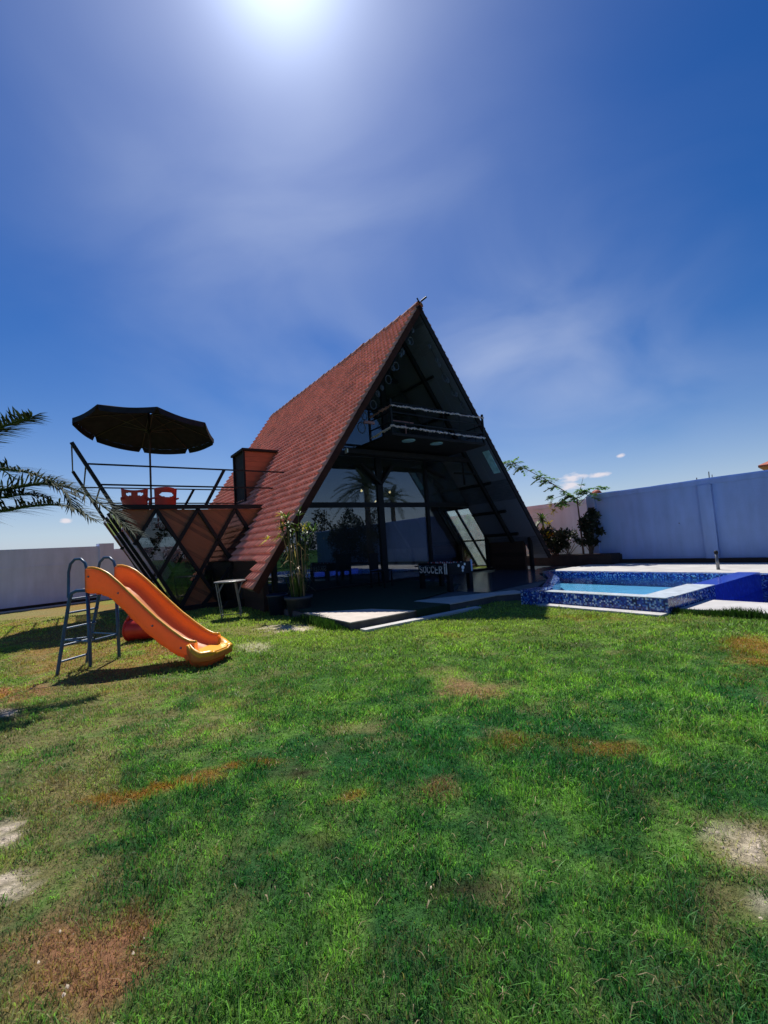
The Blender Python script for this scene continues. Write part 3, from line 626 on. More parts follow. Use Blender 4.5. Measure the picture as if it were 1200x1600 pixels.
# glazed opening in the right slope
fr = MB()
for b_ in (2.14, 3.40): slope_slab(fr, 1, S_O, S_E+1.0, b_-.035, b_+.035, .02, .12)
slope_slab(fr, 1, S_O, S_O+.08, 2.1, 3.45, .021, .121)
slope_slab(fr, 1, S_O+.07, S_E+1.0, 2.80, 2.85, .023, .118); slope_slab(fr, 1, S_O+1.45, S_O+1.50, 2.17, 3.37, .024, .117)
w = fr.build('slope_window', MT['black'], house)
mb = MB(); slope_slab(mb, 1, S_O+.08, S_E+1.0, 2.175, 3.365, .06, .075); mb.build('pane', MT['gside'], w)
# floors, mezzanine, rear wall
mb = MB().prism([(-4.36, 2.0), (4.9, 2.0), (4.9, 2.1), (4.36, 3.4), (4.36, HL-.1), (-4.36, HL-.1)], .02, .135); mb.build('ground_floor', MT['interior'], house)
mb = MB().slab(in_roof(rect(-6, 6, 3.86, 3.98)), 2.06, 4.5); mb.build('mezzanine_floor', MT['dark'], house)
mb = MB().slab(in_roof(rect(-4.36, 4.36, 0., 7.6), .16), HL-.12, .1); mb.build('rear_wall', MT['brown'], house)
mb = MB().slab(in_roof(rect(-6, 6, 3.98, 7.6)), 6.5, .08); mb.build('mezzanine_wall', MT['dark'], house)
mb = MB().box(-2.6, -2.52, 2.3, 6.5, .14, 3.78); mb.build('partition_wall', MT['brown'], house)
# front glazing: framework and panes at b = 2
G0 = 2.0
fm = MB()
for a_, w_ in ((-.33, .20), (1.49, .11), (4.16, .09), (-3.0, .10)):
    p = in_roof(rect(a_-w_/2, a_+w_/2, .135, 3.85));  fm.slab(p, G0-.05, .12)
fm.slab(in_roof(rect(-6, 6, 2.36, 2.50)), G0-.055, .13); fm.slab(in_roof(rect(-6, 6, .02, .20)), G0-.056, .132)
fm.slab(in_roof(rect(-.06, .10, 3.98, 7.4)), G0-.05, .12); fm.slab(in_roof(rect(-6, 6, 5.3, 5.42)), G0-.054, .128); fm.slab(in_roof(rect(-6, 6, 6.3, 6.4)), G0-.054, .128)
fm.slab(in_roof(rect(-6, 6, 3.84, 3.98)), G0-.058, .11)
gf = fm.build('glazing_frame', MT['black'], house)
for x0, x1, z0, z1 in ((-4.6, -3.05, .2, 2.36), (-2.95, -.43, .2, 2.36), (-.23, 1.435, .2, 2.36), (1.545, 4.115, .2, 2.36), (4.205, 5.2, .2, 2.36),
                       (-3.6, -.43, 2.5, 3.84), (-.23, 1.435, 2.5, 3.84), (1.545, 3.6, 2.5, 3.84),
                       (-2.6, -.06, 3.98, 5.3), (.10, 2.6, 3.98, 5.3), (-2, -.06, 5.42, 6.3), (.10, 2, 5.42, 6.3), (-1.2, -.06, 6.4, 7.3), (.10, 1.2, 6.4, 7.3)):
    p = in_roof(rect(x0, x1, z0, z1))
    if len(p) > 2: MB().slab(p, G0, .012).build('pane', MT['gclear' if x0 > 1.5 and z0 < 1 else 'gfront'], gf)
# cross beam with struts and the porch framing
mb = MB().box(-1.95, 2.45, .95, 1.10, 3.665, 3.80); mb.build('cross_beam', MT['dark'], house, bevel=.01)
mb = MB().box(-1.99, -1.952, .97, 1.08, 3.68, 3.785); mb.build('beam_end_cap', MT['white'], house)
for p_, q_ in (((-.33, 1.88, 3.05), (-1.0, 1.88, 3.6)), ((-.33, 1.88, 3.05), (.1, 1.88, 3.6)), ((1.49, 1.88, 3.62), (2.25, 1.88, 3.3))): MB().bar(p_, q_, .085, .085).build('brace', MT['black'], house)
for p_, q_ in (((2.75, 1.5, 3.05), (2.3, 1.1, 3.7)), ((2.3, 1.5, 3.4), (2.75, .9, 3.3))): MB().bar(p_, q_, .06, .06).build('brace', MT['black'], house)
mb = MB().box(4.28, 4.38, .28, .38, .12, 1.30); mb.build('eave_post', MT['black'], house)
mb = MB().box(-4.38, -4.28, .28, .38, .0, 1.30); mb.build('eave_post', MT['black'], house)
mb = MB(); slope_slab(mb, 1, s_at_z(3.95), s_at_z(3.30), .10, .34, .155, .17); mb.build('sky_gap_panel', MT['downlight'], house)  # added pale panel standing in for sky glimpsed through a roof-edge gap
# balcony
bal = MB().box(-1.38, 1.98, -.2, 1.95, 3.905, 3.98); balc = bal.build('balcony', MT['dark'], house, bevel=.01)
mb = MB()
for a_ in (-1.35, 1.95): mb.box(a_-.025, a_+.025, -.195, -.145, 3.98, 4.82)
mb.box(-1.37, -1.32, .78, .83, 3.98, 4.82)
for z_ in (4.25, 4.5, 4.74):
    mb.bar((-1.325, -.17, z_), (1.925, -.17, z_), .022, .03).bar((-1.348, -.145, z_), (-1.348, .78, z_), .022, .03)
    mb.bar((1.95, -.145, z_), (1.95, .5, z_), .022, .03)
for i in range(5):
    mb.box(-.8+i*.6, -.788+i*.6, -.178, -.163, 3.98, 4.74)
mb.build('balcony_railing', MT['black'], balc)
for x_, c_ in ((-.62, 'downlight'), (.35, 'downlight')):
    MB().lathe([(.0, -.012), (.17, -.012), (.18, 0.0)], 20, (x_, .12, 3.903)).build('downlight', MT['downlight'], balc)
MB().box(-2.05, -1.75, -.02, .03, 4.18, 4.24).build('pink_rail_board', MT['pinkrail'], balc); MB().box(-.75, .0, .6, .64, 4.52, 4.58).box(-.3, -.27, .6, .63, 3.98, 4.5).build('balcony_stand', MT['pinkrail'], balc)
# dormer opening onto the roof terrace
dm = MB()
Z0, Z1 = 2.5, 4.5; B0, B1, AF = 5.0, 6.05, -3.35
ar = lambda z: -half(z)
dm.slab([(AF, Z0), (ar(Z0)+.15, Z0), (ar(Z1)+.15, Z1), (AF, Z1)], B0, .06)
dorm = dm.build('dormer', MT['dormer'], house)
MB().slab([(AF, Z0), (ar(Z0)+.15, Z0), (ar(Z1)+.15, Z1), (AF, Z1)], B1, .06).build('dormer_cheek', MT['dormer'], dorm)
MB().box(AF-.08, ar(Z1)+.2, B0-.09, B1+.14, Z1+.003, Z1+.075).build('dormer_roof', MT['dark'], dorm)
MB().box(AF+.02, AF+.05, B0+.065, B1-.005, Z0, Z1-.003).build('dormer_door', MT['dark'], dorm)
MB().box(AF-.035, AF+.018, B0-.015, B0+.055, Z0, Z1).box(AF-.035, AF+.018, B1+.0, B1+.075, Z0, Z1).build('door_frame', MT['dark'], dorm)
# pendant lamps inside
for i, (px, py, b_) in enumerate(((565, 767, 4.5), (609, 769, 4.5), (648, 773, 4.5), (680, 769, 4.5), (587, 784, 4.5))):
    d = ray(px, py); o_ = np.array([0, 0, CAM_H]); nn = np.array([_n[0], _n[1], 0]); p0 = np.array(wl(0, b_))
    t = ((p0-o_)@nn)/(d@nn); P_ = o_+d*t
    e = empty('pendant_lamp', Vector((P_[0], P_[1], 3.78)), 0, None, 'lamp', 'bare bulbs hanging inside the house')
    e['label'] = ['bare bulb behind the upper left pane, leftmost of the row of four', 'bare bulb just past the central post, second of the row of four', 'bare bulb left of the slim mullion, third of the row of four', 'bare bulb behind the upper right pane, rightmost of the row of four', 'lowest hanging bulb, glowing below the row of four'][i]
    zb = P_[2]-3.78
    MB().tube([(0, 0, 0), (0, 0, zb+.05)], .008, 6).build('cord', MT['black'], e)
    MB().lathe([(.001, -.045), (.03, -.03), (.042, 0), (.03, .03), (.012, .05), (.001, .052)], 12, (0, 0, zb)).build('bulb', MT['bulb'], e, True)
# ornaments strung below the gable
def ornament_string(pts, label):
    e = empty('ornament_string', wl(0, .12, 0), TH, label, 'ornaments', 'ornament strings under the gable')
    MB().tube([(x, .03, z+.06) for x, z, r_ in pts], .006, 5).build('cord', MT['black'], e)
    for x, z, r_ in pts:
        m_ = MB(); n = 12
        m_.tube([(x+r_*math.cos(2*math.pi*k/n), .0, z+1.25*r_*math.sin(2*math.pi*k/n)) for k in range(n+1)], .013, 5, False)
        if r_ < .07: m_.lathe([(.001, -.07), (.03, -.04), (.032, .02), (.001, .05)], 8, (x, 0, z))
        m_.build('ornament', MT['ornament'], e)
ornament_string([(-.2, 6.98, .05), (-.36, 6.62, .05), (-.30, 6.66, .085), (-.60, 6.30, .06), (-.68, 6.2, .05), (-.86, 5.86, .085), (-.96, 5.78, .05), (-1.14, 5.45, .09), (-1.36, 5.2, .05), (-1.5, 5.02, .06), (-1.66, 4.72, .09), (-1.95, 4.4, .08), (-2.05, 4.1, .11)], 'string of pearly ornaments down the tiled side of the gable')
ornament_string([(.38, 6.66, .05), (.62, 6.3, .06), (.7, 6.18, .05), (.86, 5.84, .09), (.98, 5.78, .05), (1.17, 5.45, .07), (1.28, 5.42, .05), (1.50, 5.1, .09)], 'string of pearly ornaments down the pool side of the gable')
# garlands wound along the balcony rails
def garland(p0, p1, label, sag, m):
    e = MB(); p0, p1 = Vector(p0), Vector(p1); L_ = (p1-p0).length; n = int(L_/.05)
    for i in range(n):
        t = i/n; q = p0.lerp(p1, t)+Vector((0, -.03, -sag*abs(math.sin(t*L_*7))+random.uniform(-.012, .012))); r_ = random.uniform(.014, .034)
        if 0.05 < vnoise(np.array([q.x*4.]), np.array([q.z]), 1., 9)[0] < .97:
            e.add([q+Vector((r_*1.6, 0, 0)), q+Vector((0, -r_, 0)), q+Vector((-r_*1.6, 0, 0)), q+Vector((0, r_, 0)), q+Vector((0, 0, r_)), q-Vector((0, 0, r_*1.5))],
                  [(0, 1, 4), (1, 2, 4), (2, 3, 4), (3, 0, 4), (1, 0, 5), (2, 1, 5), (3, 2, 5), (0, 3, 5)])
    e.tube([p0, p1], .006, 5)
    o = e.build('garland', m, None); o.location = wl(0, 0, 0); o.rotation_euler = (0, 0, TH)
    return tag(o, label, 'garland', 'garlands on the balcony rails')
garland((-1.33, -.19, 4.66), (1.98, -.19, 4.72), 'pale ragged garland along the top of the balcony front', .012, MT['garland'])
garland((-1.33, -.19, 4.14), (2.0, -.19, 4.12), 'pale ragged garland along the foot of the balcony front', .008, MT['garland'])
garland((-1.37, -.16, 4.66), (-1.37, .78, 4.62), 'pinkish garland along the top rail of the balcony end', .015, MT['pinkrail'])
garland((-1.37, -.16, 4.14), (-1.37, .78, 4.05), 'beaded garland along the foot of the balcony end', .015, MT['garland'])

# ------------------------------------------------------------------ terrace in front of the house
mb = MB().prism([(-4.38, -2.8), (-1.05, -2.76), (-.55, -3.05), (1.75, -2.0), (3.15, -.75), (6.3, -.75), (6.3, 2.0), (-4.38, 2.0)], -.1, .115)
o = mb.build('terrace', MT['riser'], None); o.location = wl(0, 0, 0); o.rotation_euler = (0, 0, TH); tag(o, 'low dark terrace base in front of the glazed gable', 'terrace', kind='structure')
mb = MB().prism([(-4.40, -2.83), (-1.05, -2.79), (-.55, -3.08), (-.3, -2.6), (-1.1, -2.28), (-4.40, -1.2)], .116, .132)
o = mb.build('terrace_paving', MT['terrace'], None); o.location = wl(0, 0, 0); o.rotation_euler = (0, 0, TH); tag(o, 'pale paving slab along the front edge of the terrace', 'paving', kind='structure')
mb = MB().prism([(-.8, -2.3), (1.7, -1.98), (3.1, -.77), (6.2, -.7), (6.2, 1.9), (4.9, 1.9), (0.6, 1.9), (.2, -.5), (-.9, -1.5)], .117, .127)
o = mb.build('wet_floor', MT['floor_tile'], None); o.location = wl(0, 0, 0); o.rotation_euler = (0, 0, TH); tag(o, 'wet shiny floor tiles between house and pool', 'floor', kind='structure')
tf = empty('turf_carpet', wl(-3, -.5, .12), TH, 'dark artificial turf laid over the terrace and hanging over its edge', 'artificial turf')
tm = MB().prism([(x+3, y+.5) for x, y in [(-4.36, 1.9), (-4.36, -1.25), (-3.45, -1.95), (-3.14, -2.84), (-2.40, -2.84), (-2.52, -1.95), (-1.2, -1.5), (.15, -.5), (.5, 1.9)]], .014, .024)
tm.box(-.14, .60, -2.362, -2.342, -.14, .02)
tm.build('turf_sheet', MT['turf'], tf)
mb = MB().box(-4.3, -1.85, -3.08, -2.93, -.05, .035); o = mb.build('kerb_strip', MT['deck'], None); o.location = wl(0, 0, 0); o.rotation_euler = (0, 0, TH)
tag(o, 'pale concrete kerb along the foot of the terrace', 'kerb', kind='structure')

# ------------------------------------------------------------------ pool
pool = empty('swimming_pool', wl(0, -5, 0), TH, 'raised swimming pool lined with blue mosaic beside the white wall', 'pool')
def PB(mb, name, m, par=pool, **k): mb.v = [(x, y+5, z) for x, y, z in mb.v]; return mb.build(name, m, par, **k)
FZ = .17
PB(MB().box(-.9, -.68, -5.72, -3.72, -.6, .222), 'front_wall', MT['mosaic'])
PB(MB().box(-1.12, -.62, -3.715, -3.38, -.1, .262), 'end_block', MT['mosaic'])
PB(MB().prism([(-.62, -3.38), (-.62, -3.6), (1.85, -2.25), (3.3, -1.05), (3.3, -.8), (1.75, -2.0)], -.6, .16), 'end_wall', MT['mosaic'])
PB(MB().box(3.3, 3.6, -9.9, -.8, -1.2, FZ-.004), 'far_wall', MT['mosaic'])
PB(MB().box(-.68, .86, -5.72, -5.33, -1.2, .222), 'dividing_wall', MT['mosaic'])
PB(MB().box(.862, 3.298, -5.70, -5.35, -1.2, .205), 'dividing_wall', MT['bluetile'])
PB(MB().box(-.905, -.675, -5.70, -3.72, .2225, .232), 'rim_coping', MT['rim'])
PB(MB().box(-.67, .86, -5.725, -5.325, .2225, .232), 'rim_coping', MT['rim'])
PB(MB().box(.87, 3.29, -5.705, -5.345, .2055, .214), 'rim_coping', MT['bluetile'])
PB(MB().box(-.68, 3.3, -5.33, -.8, -.3, -.14), 'basin_floor', MT['basin'])
PB(MB().box(.45, 3.3, -9.9, -5.72, -1.3, -1.2), 'pool_floor', MT['bluetile'])
PB(MB().box(.40, .45, -9.9, -5.73, -1.2, .03), 'near_wall', MT['bluetile'])
PB(MB().box(.40, 3.6, -10.1, -9.9, -1.2, .17), 'side_wall', MT['mosaic'])
def water_mat():
    m, N, L, P = mat('pool_water'); N.remove(P); o = N['Material Output']
    tr = N.new('ShaderNodeBsdfTransparent'); tr.inputs[0].default_value = (.52, .82, .95, 1)
    gl = N.new('ShaderNodeBsdfGlossy'); gl.inputs['Roughness'].default_value = .02
    fr_ = N.new('ShaderNodeFresnel'); g = N.new('ShaderNodeNewGeometry')
    ex = N.new('ShaderNodeMath'); ex.operation = 'MULTIPLY_ADD'; ex.inputs[1].default_value = -2; ex.inputs[2].default_value = 1; L.new(g.outputs['Backfacing'], ex.inputs[0])
    pw = N.new('ShaderNodeMath'); pw.operation = 'POWER'; pw.inputs[0].default_value = 1.33; L.new(ex.outputs[0], pw.inputs[1]); L.new(pw.outputs[0], fr_.inputs[0]); nz = N.new('ShaderNodeTexNoise'); nz.inputs['Scale'].default_value = 7; nz.inputs['Detail'].default_value = 3; L.new(g.outputs['Position'], nz.inputs['Vector'])
    bp = N.new('ShaderNodeBump'); bp.inputs['Strength'].default_value = .3; bp.inputs['Distance'].default_value = .02; L.new(nz.outputs['Fac'], bp.inputs['Height'])
    L.new(bp.outputs['Normal'], gl.inputs['Normal']); L.new(bp.outputs['Normal'], fr_.inputs['Normal'])
    mx = N.new('ShaderNodeMixShader'); L.new(fr_.outputs[0], mx.inputs[0]); L.new(tr.outputs[0], mx.inputs[1]); L.new(gl.outputs[0], mx.inputs[2]); L.new(mx.outputs[0], o.inputs[0])
    return m
MT['water'] = water_mat()
mb = MB().add([(-.68, -5.33, .075), (3.3, -5.33, .075), (3.3, -1.05, .075), (1.85, -2.25, .075), (-.62, -3.6, .075)], [(0, 1, 2, 3, 4)])
o = mb.build('water', MT['water'], None); o.location = wl(0, 0, 0); o.rotation_euler = (0, 0, TH); tag(o, 'still shallow water in the raised mosaic basin', 'water', kind='structure')
mb = MB().add([(.45, -9.9, -.12), (3.3, -9.9, -.12), (3.3, -5.71, -.12), (.45, -5.71, -.12)], [(0, 1, 2, 3)])
o = mb.build('water', MT['water'], None); o.location = wl(0, 0, 0); o.rotation_euler = (0, 0, TH); tag(o, 'deep blue water of the lower pool at the frame edge', 'water', kind='structure')
mb = MB().prism([(3.6, -10), (6.5, -10), (6.5, -.76), (3.3, -.76), (3.3, -.795), (3.6, -.795)], -.2, FZ); o = mb.build('pool_deck', MT['deck'], None); o.location = wl(0, 0, 0); o.rotation_euler = (0, 0, TH)
tag(o, 'pale stone deck between the pool and the boundary wall', 'deck', kind='structure')
mb = MB().prism([(-.62, -5.74), (.40, -5.74), (.40, -10), (-.15, -10)], -.2, .05); o = mb.build('pool_coping', MT['deck'], None); o.location = wl(0, 0, 0); o.rotation_euler = (0, 0, TH)
tag(o, 'pale stone coping between the lawn and the lower pool', 'coping', kind='structure')
mb = MB().box(-1.16, -.905, -5.72, -3.725, -.1, .03); o = mb.build('kerb_strip', MT['deck'], None); o.location = wl(0, 0, 0); o.rotation_euler = (0, 0, TH)
tag(o, 'pale kerb at the foot of the mosaic pool front', 'kerb', kind='structure')
sp = empty('pool_spout', wl(4.3, -4.7, FZ), TH, 'grey metal spout post standing on the pool deck', 'spout')
MB().tube([(0, 0, 0), (-.02, 0, .36)], [.035, .03], 12).build('post', MT['grey'], sp, True); MB().lathe([(.001, .44), (.032, .43), (.042, .40), (.036, .36), (.02, .35)], 12, (-.02, 0, 0)).build('cap', MT['black'], sp, True)

# ------------------------------------------------------------------ boundary walls
WA = 6.45
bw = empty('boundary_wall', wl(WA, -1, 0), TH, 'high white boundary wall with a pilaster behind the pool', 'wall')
def wprof(mb, b0, b1, h, x0=0., x1=.25): return mb.box(x0, x1, b0+1, b1+1, -.1, h)
n = 40; vs = []; fs = []
mb = MB(); bb = np.linspace(-16, -.55, n)
for i, b_ in enumerate(bb):
    h = 2.45+.035*fbm(np.array([b_]), np.array([0.]), 1.4, 4)[0]+(.012*random.random())-.035*np.clip(-1.5-b_, 0, 1)*0
    vs += [(0, b_+1, -.1), (0, b_+1, h), (.25, b_+1, h), (.25, b_+1, -.1)]
for i in range(n-1):
    k = i*4; fs += [(k, k+4, k+5, k+1), (k+1, k+5, k+6, k+2), (k+2, k+6, k+7, k+3)]
fs += [(0, 1, 2, 3), ((n-1)*4+3, (n-1)*4+2, (n-1)*4+1, (n-1)*4)]
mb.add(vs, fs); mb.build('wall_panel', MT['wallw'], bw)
mb = MB()
for b_ in (-3.95, -8.2): mb.box(-.11, .003, b_+1-.15, b_+1+.15, -.1, 2.30)
mb.box(-.06, .003, -.82+1, -.53+1, -.1, 2.40)
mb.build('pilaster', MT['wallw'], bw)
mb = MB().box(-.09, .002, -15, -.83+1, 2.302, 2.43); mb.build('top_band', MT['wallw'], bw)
mb = MB().box(-.13, -.001, -15.9, -.2, -.1, .29); mb.build('plinth', MT['soil'], bw)
mb = MB().tube([(-.03, -3.08, .3), (-.03, -3.08, 2.2)], .008, 5).box(-.05, -.015, -3.1, -3.05, .95, 1.0).box(-.05, -.015, -3.1, -3.05, .75, .78).box(-.02, -.001, -2.22, -2.2, 1.28, 1.31); mb.build('cable_conduit', MT['grey'], bw)
gw = empty('boundary_wall', wl(7.6, 4, 0), TH, 'pinkish garden wall with coping behind the shrubs', 'wall')
MB().box(0, .25, -4.8, 14, -.1, 2.30).build('wall_panel', MT['wallp'], gw); MB().box(-.06, .3, -4.8, 14, 2.262, 2.42).build('wall_coping', MT['wallp'], gw)
MB().box(-1.1, .0, -4.8, -4.62, -.1, 2.41).build('return_panel', MT['wallp'], gw)
# left wall
A_ = np.array([-11.62, 13.1]); D_ = np.array([.5937, .8047])
lw = empty('boundary_wall', (A_[0], A_[1], 0), math.atan2(D_[1], D_[0]), 'long low white boundary wall in lilac shade beyond the dry grass', 'wall')
MB().box(-14, 2.66, 0, .2, -.3, 1.86).box(3.12, 26, 0, .2, -.3, 1.74).build('wall_panel', MT['walll'], lw)
MB().box(2.66, 3.12, -.04, .24, -.3, 1.95).build('pillar', MT['walll'], lw)
MB().box(-14, 2.655, -.012, -.001, 1.28, 1.31).build('string_course', MT['walll'], lw)
MB().box(-14, 2.655, -.02, -.002, -.3, .10).box(3.13, 26, -.02, -.002, -.3, .10).build('plinth', MT['soil'], lw)
mb = MB().box(-14, 20, -.5, -.25, -.2, .03); o = mb.build('kerb_strip', MT['deck'], None); o.location = (A_[0], A_[1], 0); o.rotation_euler = (0, 0, math.atan2(D_[1], D_[0]))
tag(o, 'pale kerb in the dry grass along the low lilac-shaded wall', 'kerb', kind='structure')

# planter and plants by the corner
pl = empty('planter_box', wl(6.0, -.2, FZ), TH, 'dark brown planter box at the corner of the white wall', 'planter')
MB().box(-.22, .5, -1.3, 2.6, -.05, .29).build('box_wall', MT['soil'], pl, bevel=.01); MB().box(-.17, .45, -1.25, 2.55, .291, .32).build('soil', MT['soil'], pl)

def leaves(mb, c, r, n, L_, wdt, up=.3, shell=.0):
    for _ in range(n):
        d = Vector((random.gauss(0, 1), random.gauss(0, 1), random.gauss(0, 1))).normalized()
        q = Vector(c)+Vector((d.x*r[0], d.y*r[1], d.z*r[2]))*(shell+(1-shell)*random.random()**.5)
        a = Vector((random.gauss(0, 1), random.gauss(0, 1), random.gauss(up, 1))).normalized(); s = a.cross(Vector((random.gauss(0, 1), random.gauss(0, 1), random.gauss(0, 1)))).normalized()
        l_ = L_*random.uniform(.6, 1.3); w_ = wdt*random.uniform(.7, 1.2)
        mb.add([q, q+a*l_*.5+s*w_/2, q+a*l_, q+a*l_*.5-s*w_/2], [(0, 1, 2, 3)])
def shrub(loc, h, r, n, m, label, name='shrub', clumps=9, cat='shrub', L_=.09, wd=.045):
    e = empty(name, loc, 0, label, cat)
    st = MB(); fo = MB()
    for i in range(clumps):
        c = Vector((random.gauss(0, r*.5), random.gauss(0, r*.5), h*random.uniform(.25, .92)))
        st.tube([(random.uniform(-.05, .05), random.uniform(-.05, .05), -.02), c*.5+Vector((0, 0, .05)), c], [.014, .01, .005], 5)
        rr_ = r*random.uniform(.25, .45); leaves(fo, c, (rr_, rr_, rr_*.9), n//clumps, L_, wd)
    st.build('stem', MT['trunk'], e); fo.build('foliage', m, e); return e
shrub(wl(6.05, -.72, .45), 1.60, .36, 3200, MT['shrub'], 'tall dark shrub against the end of the white wall', clumps=22, L_=.11, wd=.06)
shrub(wl(6.0, .55, .45), .95, .6, 3600, MT['shrub'], 'low spreading dark bush in the planter box', clumps=20, L_=.11, wd=.055)
shrub(wl(6.05, .05, .45), .7, .35, 900, MT['shrub'], 'small dark bush under the slender leaning tree', clumps=8)
fl = shrub(wl(5.85, .62, .6), 1.1, .10, 80, MT['dracy'], 'yellow leafed sapling rising out of the low bush', 'sapling', 6, 'plant', .16, .05)
shrub(wl(7.1, 6.2, 0), 2.3, .75, 3200, MT['lightleaf'], 'pale leafy bush by the garden wall, seen through the glazed gable', clumps=22, L_=.13, wd=.07)
# slender tree with feathery leaves
tr = empty('slender_tree', wl(6.1, -.42, .45), TH, 'slender tree with a long leaning branch of feathery leaves', 'tree')
MB().tube([(0, 0, -.1), (.02, .02, .6), (-.03, .0, 1.2), (0, .04, 1.9)], [.035, .03, .026, .02], 7).build('trunk', MT['trunk'], tr, True)
br = [(0, .04, 1.9), (0, .5, 2.25), (-.02, 1.2, 2.78), (-.03, 1.9, 3.25), (-.05, 2.4, 3.55), (-.05, 2.85, 3.72)]
mb = MB().tube(br, [.02, .018, .015, .012, .009, .005], 6).tube([(0, .04, 1.88), (.05, -.1, 2.25), (.1, -.2, 2.6)], [.012, .01, .004], 5).tube([(0, .0, 1.7), (.02, -.35, 1.98), (.02, -.75, 2.2)], [.012, .009, .004], 5).tube([(0, .3, 2.1), (0, .8, 2.05), (0, 1.2, 1.85)], [.01, .007, .003], 5)
mb.build('branch', MT['trunk'], tr, True)
fo = MB(); fy = MB()
def spray(mb, p, d, L_, n=11, ll=.17):
    p = Vector(p); d = Vector(d).normalized(); sd_ = d.cross(Vector((0, 0, 1))).normalized()
    for i in range(n):
        t = (i+1)/n; q = p+d*L_*t+Vector((0, 0, -.35*L_*t*t))
        for s in (-1, 1):
            a = (sd_*s+d*.5+Vector((0, 0, random.uniform(-.7, .1)))).normalized(); l_ = ll*(1-.5*abs(t-.4))*random.uniform(.7, 1.2); w_ = Vector((0, 0, 1)).cross(a).normalized()*l_*.26
            mb.add([q, q+a*l_*.5+w_, q+a*l_, q+a*l_*.5-w_], [(0, 1, 2, 3)])
pts = [Vector(p) for p in br]
for i in range(1, len(pts)):
    for k in range(9):
        q = pts[i-1].lerp(pts[i], random.random())
        spray(fo, q, (random.gauss(0, .6), random.gauss(.3, .8), random.uniform(-.3, .8)), random.uniform(.25, .42))
for k in range(16): spray(fo, (random.uniform(-.1, .1), random.uniform(-.8, .1), random.uniform(1.9, 2.4)), (random.gauss(0, 1), random.gauss(-.2, 1), random.uniform(-.2, .6)), .3)
for k in range(12): spray(fo, (0, random.uniform(.2, 1.1), random.uniform(1.85, 2.2)), (random.gauss(0, 1), random.gauss(.3, 1), random.uniform(-.6, .3)), .3)
for k in range(9): spray(fy, (0, random.uniform(.5, 1.1), random.uniform(1.65, 2.1)), (random.gauss(0, 1), random.gauss(.3, 1), random.uniform(-.9, .1)), .22, 6, .11)
fo.build('foliage', MT['lightleaf'], tr); o = fy.build('yellow_foliage', MT['dracy'], tr)
# small palm-like plant by the garden wall
sp_ = empty('yucca', wl(6.1, 1.02, .45), 0, 'small spiky yucca with a bare stem beside the roof edge', 'plant')
MB().tube([(0, 0, -.1), (.02, 0, .5), (0, .02, 1.0)], [.03, .026, .022], 7).build('stem', MT['trunk'], sp_, True)
def rosette(mb, c, n, L_, wdt, lo=-.5, hi=1.2, droop=.5):
    c = Vector(c)
    for _ in range(n):
        az = random.uniform(0, 6.283); el = random.uniform(lo, hi); d = Vector((math.cos(az)*math.cos(el), math.sin(az)*math.cos(el), math.sin(el)))
        s = d.cross(Vector((0, 0, 1))).normalized(); l_ = L_*random.uniform(.6, 1.15); prev = None; vs = []; fs = []
        for i in range(5):
            t = i/4; q = c+d*l_*t+Vector((0, 0, -droop*l_*t*t)); w_ = wdt*(.5+1.6*t-2.1*t*t)*.5+.001
            vs += [q-s*w_, q+s*w_]
        mb.add(vs, [(2*i, 2*i+1, 2*i+3, 2*i+2) for i in range(4)])
fo = MB(); rosette(fo, (0, .02, 1.0), 40, .55, .06, -.3, 1.4, .5); fo.build('foliage', MT['drac'], sp_)
fo = MB(); rosette(fo, (0, .02, .85), 14, .5, .05, -.8, .1, .6); fo.build('dry_leaves', MT['dracy'], sp_); sp_.scale = (1.1, 1.1, 1.3)

hg = empty('hedge', wl(5.75, -8.3, FZ), TH, 'dark hedge along the pool wall, mirrored in the lower glass', 'hedge')
fo = MB()
for i in range(58): leaves(fo, (random.uniform(-.25, .25), -3.9+(i%24)*.21, .45+random.random()*2.0), (.35, .4, .5), 120, .14, .07)
fo.build('foliage', MT['shrub'], hg); MB().tube([(0, -2.2, -.02), (0, -2.2, 1.4)], .04, 6).build('stem', MT['trunk'], hg)
hg = empty('hedge', wl(3.5, -17, 0), TH, 'tall dark hedge beyond the lawn, mirrored in the left panes', 'hedge')
fo = MB()
for i in range(150): leaves(fo, (-13+(i%50)*.45, random.uniform(-.3, .3), .3+random.random()*(3.4+.9*math.sin(i%50*.9))), (.5, .45, .6), 70, .24, .12)
fo.build('foliage', MT['shrub'], hg); MB().tube([(0, 0, -.02), (0, 0, 1.4)], .05, 6).build('stem', MT['trunk'], hg)
# things beyond the wall
nb = empty('neighbour_roof', (21.75, 25., 0), R(-47), 'corner of a red tiled neighbouring roof over the white wall', 'roof')
MB().box(.5, 9, .6, 6, 0, 4.2).build('wall', MT['wallp'], nb)
mb = MB().add([(0, 0, 4.36), (10, 0, 4.36), (10, 7, 4.36), (0, 7, 4.36), (.9, 1.2, 4.86), (9, 1.2, 4.86), (9, 5.8, 4.86), (.9, 5.8, 4.86), (0, 0, 4.24), (10, 0, 4.24), (10, 7, 4.24), (0, 7, 4.24)],
              [(0, 1, 5, 4), (1, 2, 6, 5), (2, 3, 7, 6), (3, 0, 4, 7), (4, 5, 6, 7), (8, 9, 1, 0), (9, 10, 2, 1), (10, 11, 3, 2), (11, 8, 0, 3), (11, 10, 9, 8)]); mb.build('roof', MT['redtile'], nb)
dmo = empty('dome', (12.3, 25, 0), 0, 'small reddish dome peeping over the white wall by the tree', 'dome')
MB().lathe([(.2, 0), (.2, 3.25)], 16).build('drum', MT['wallp'], dmo); MB().lathe([(.28, 3.25), (.27, 3.40), (.2, 3.52), (.08, 3.57), (.001, 3.58)], 16).build('cap', MT['redtile'], dmo, True)
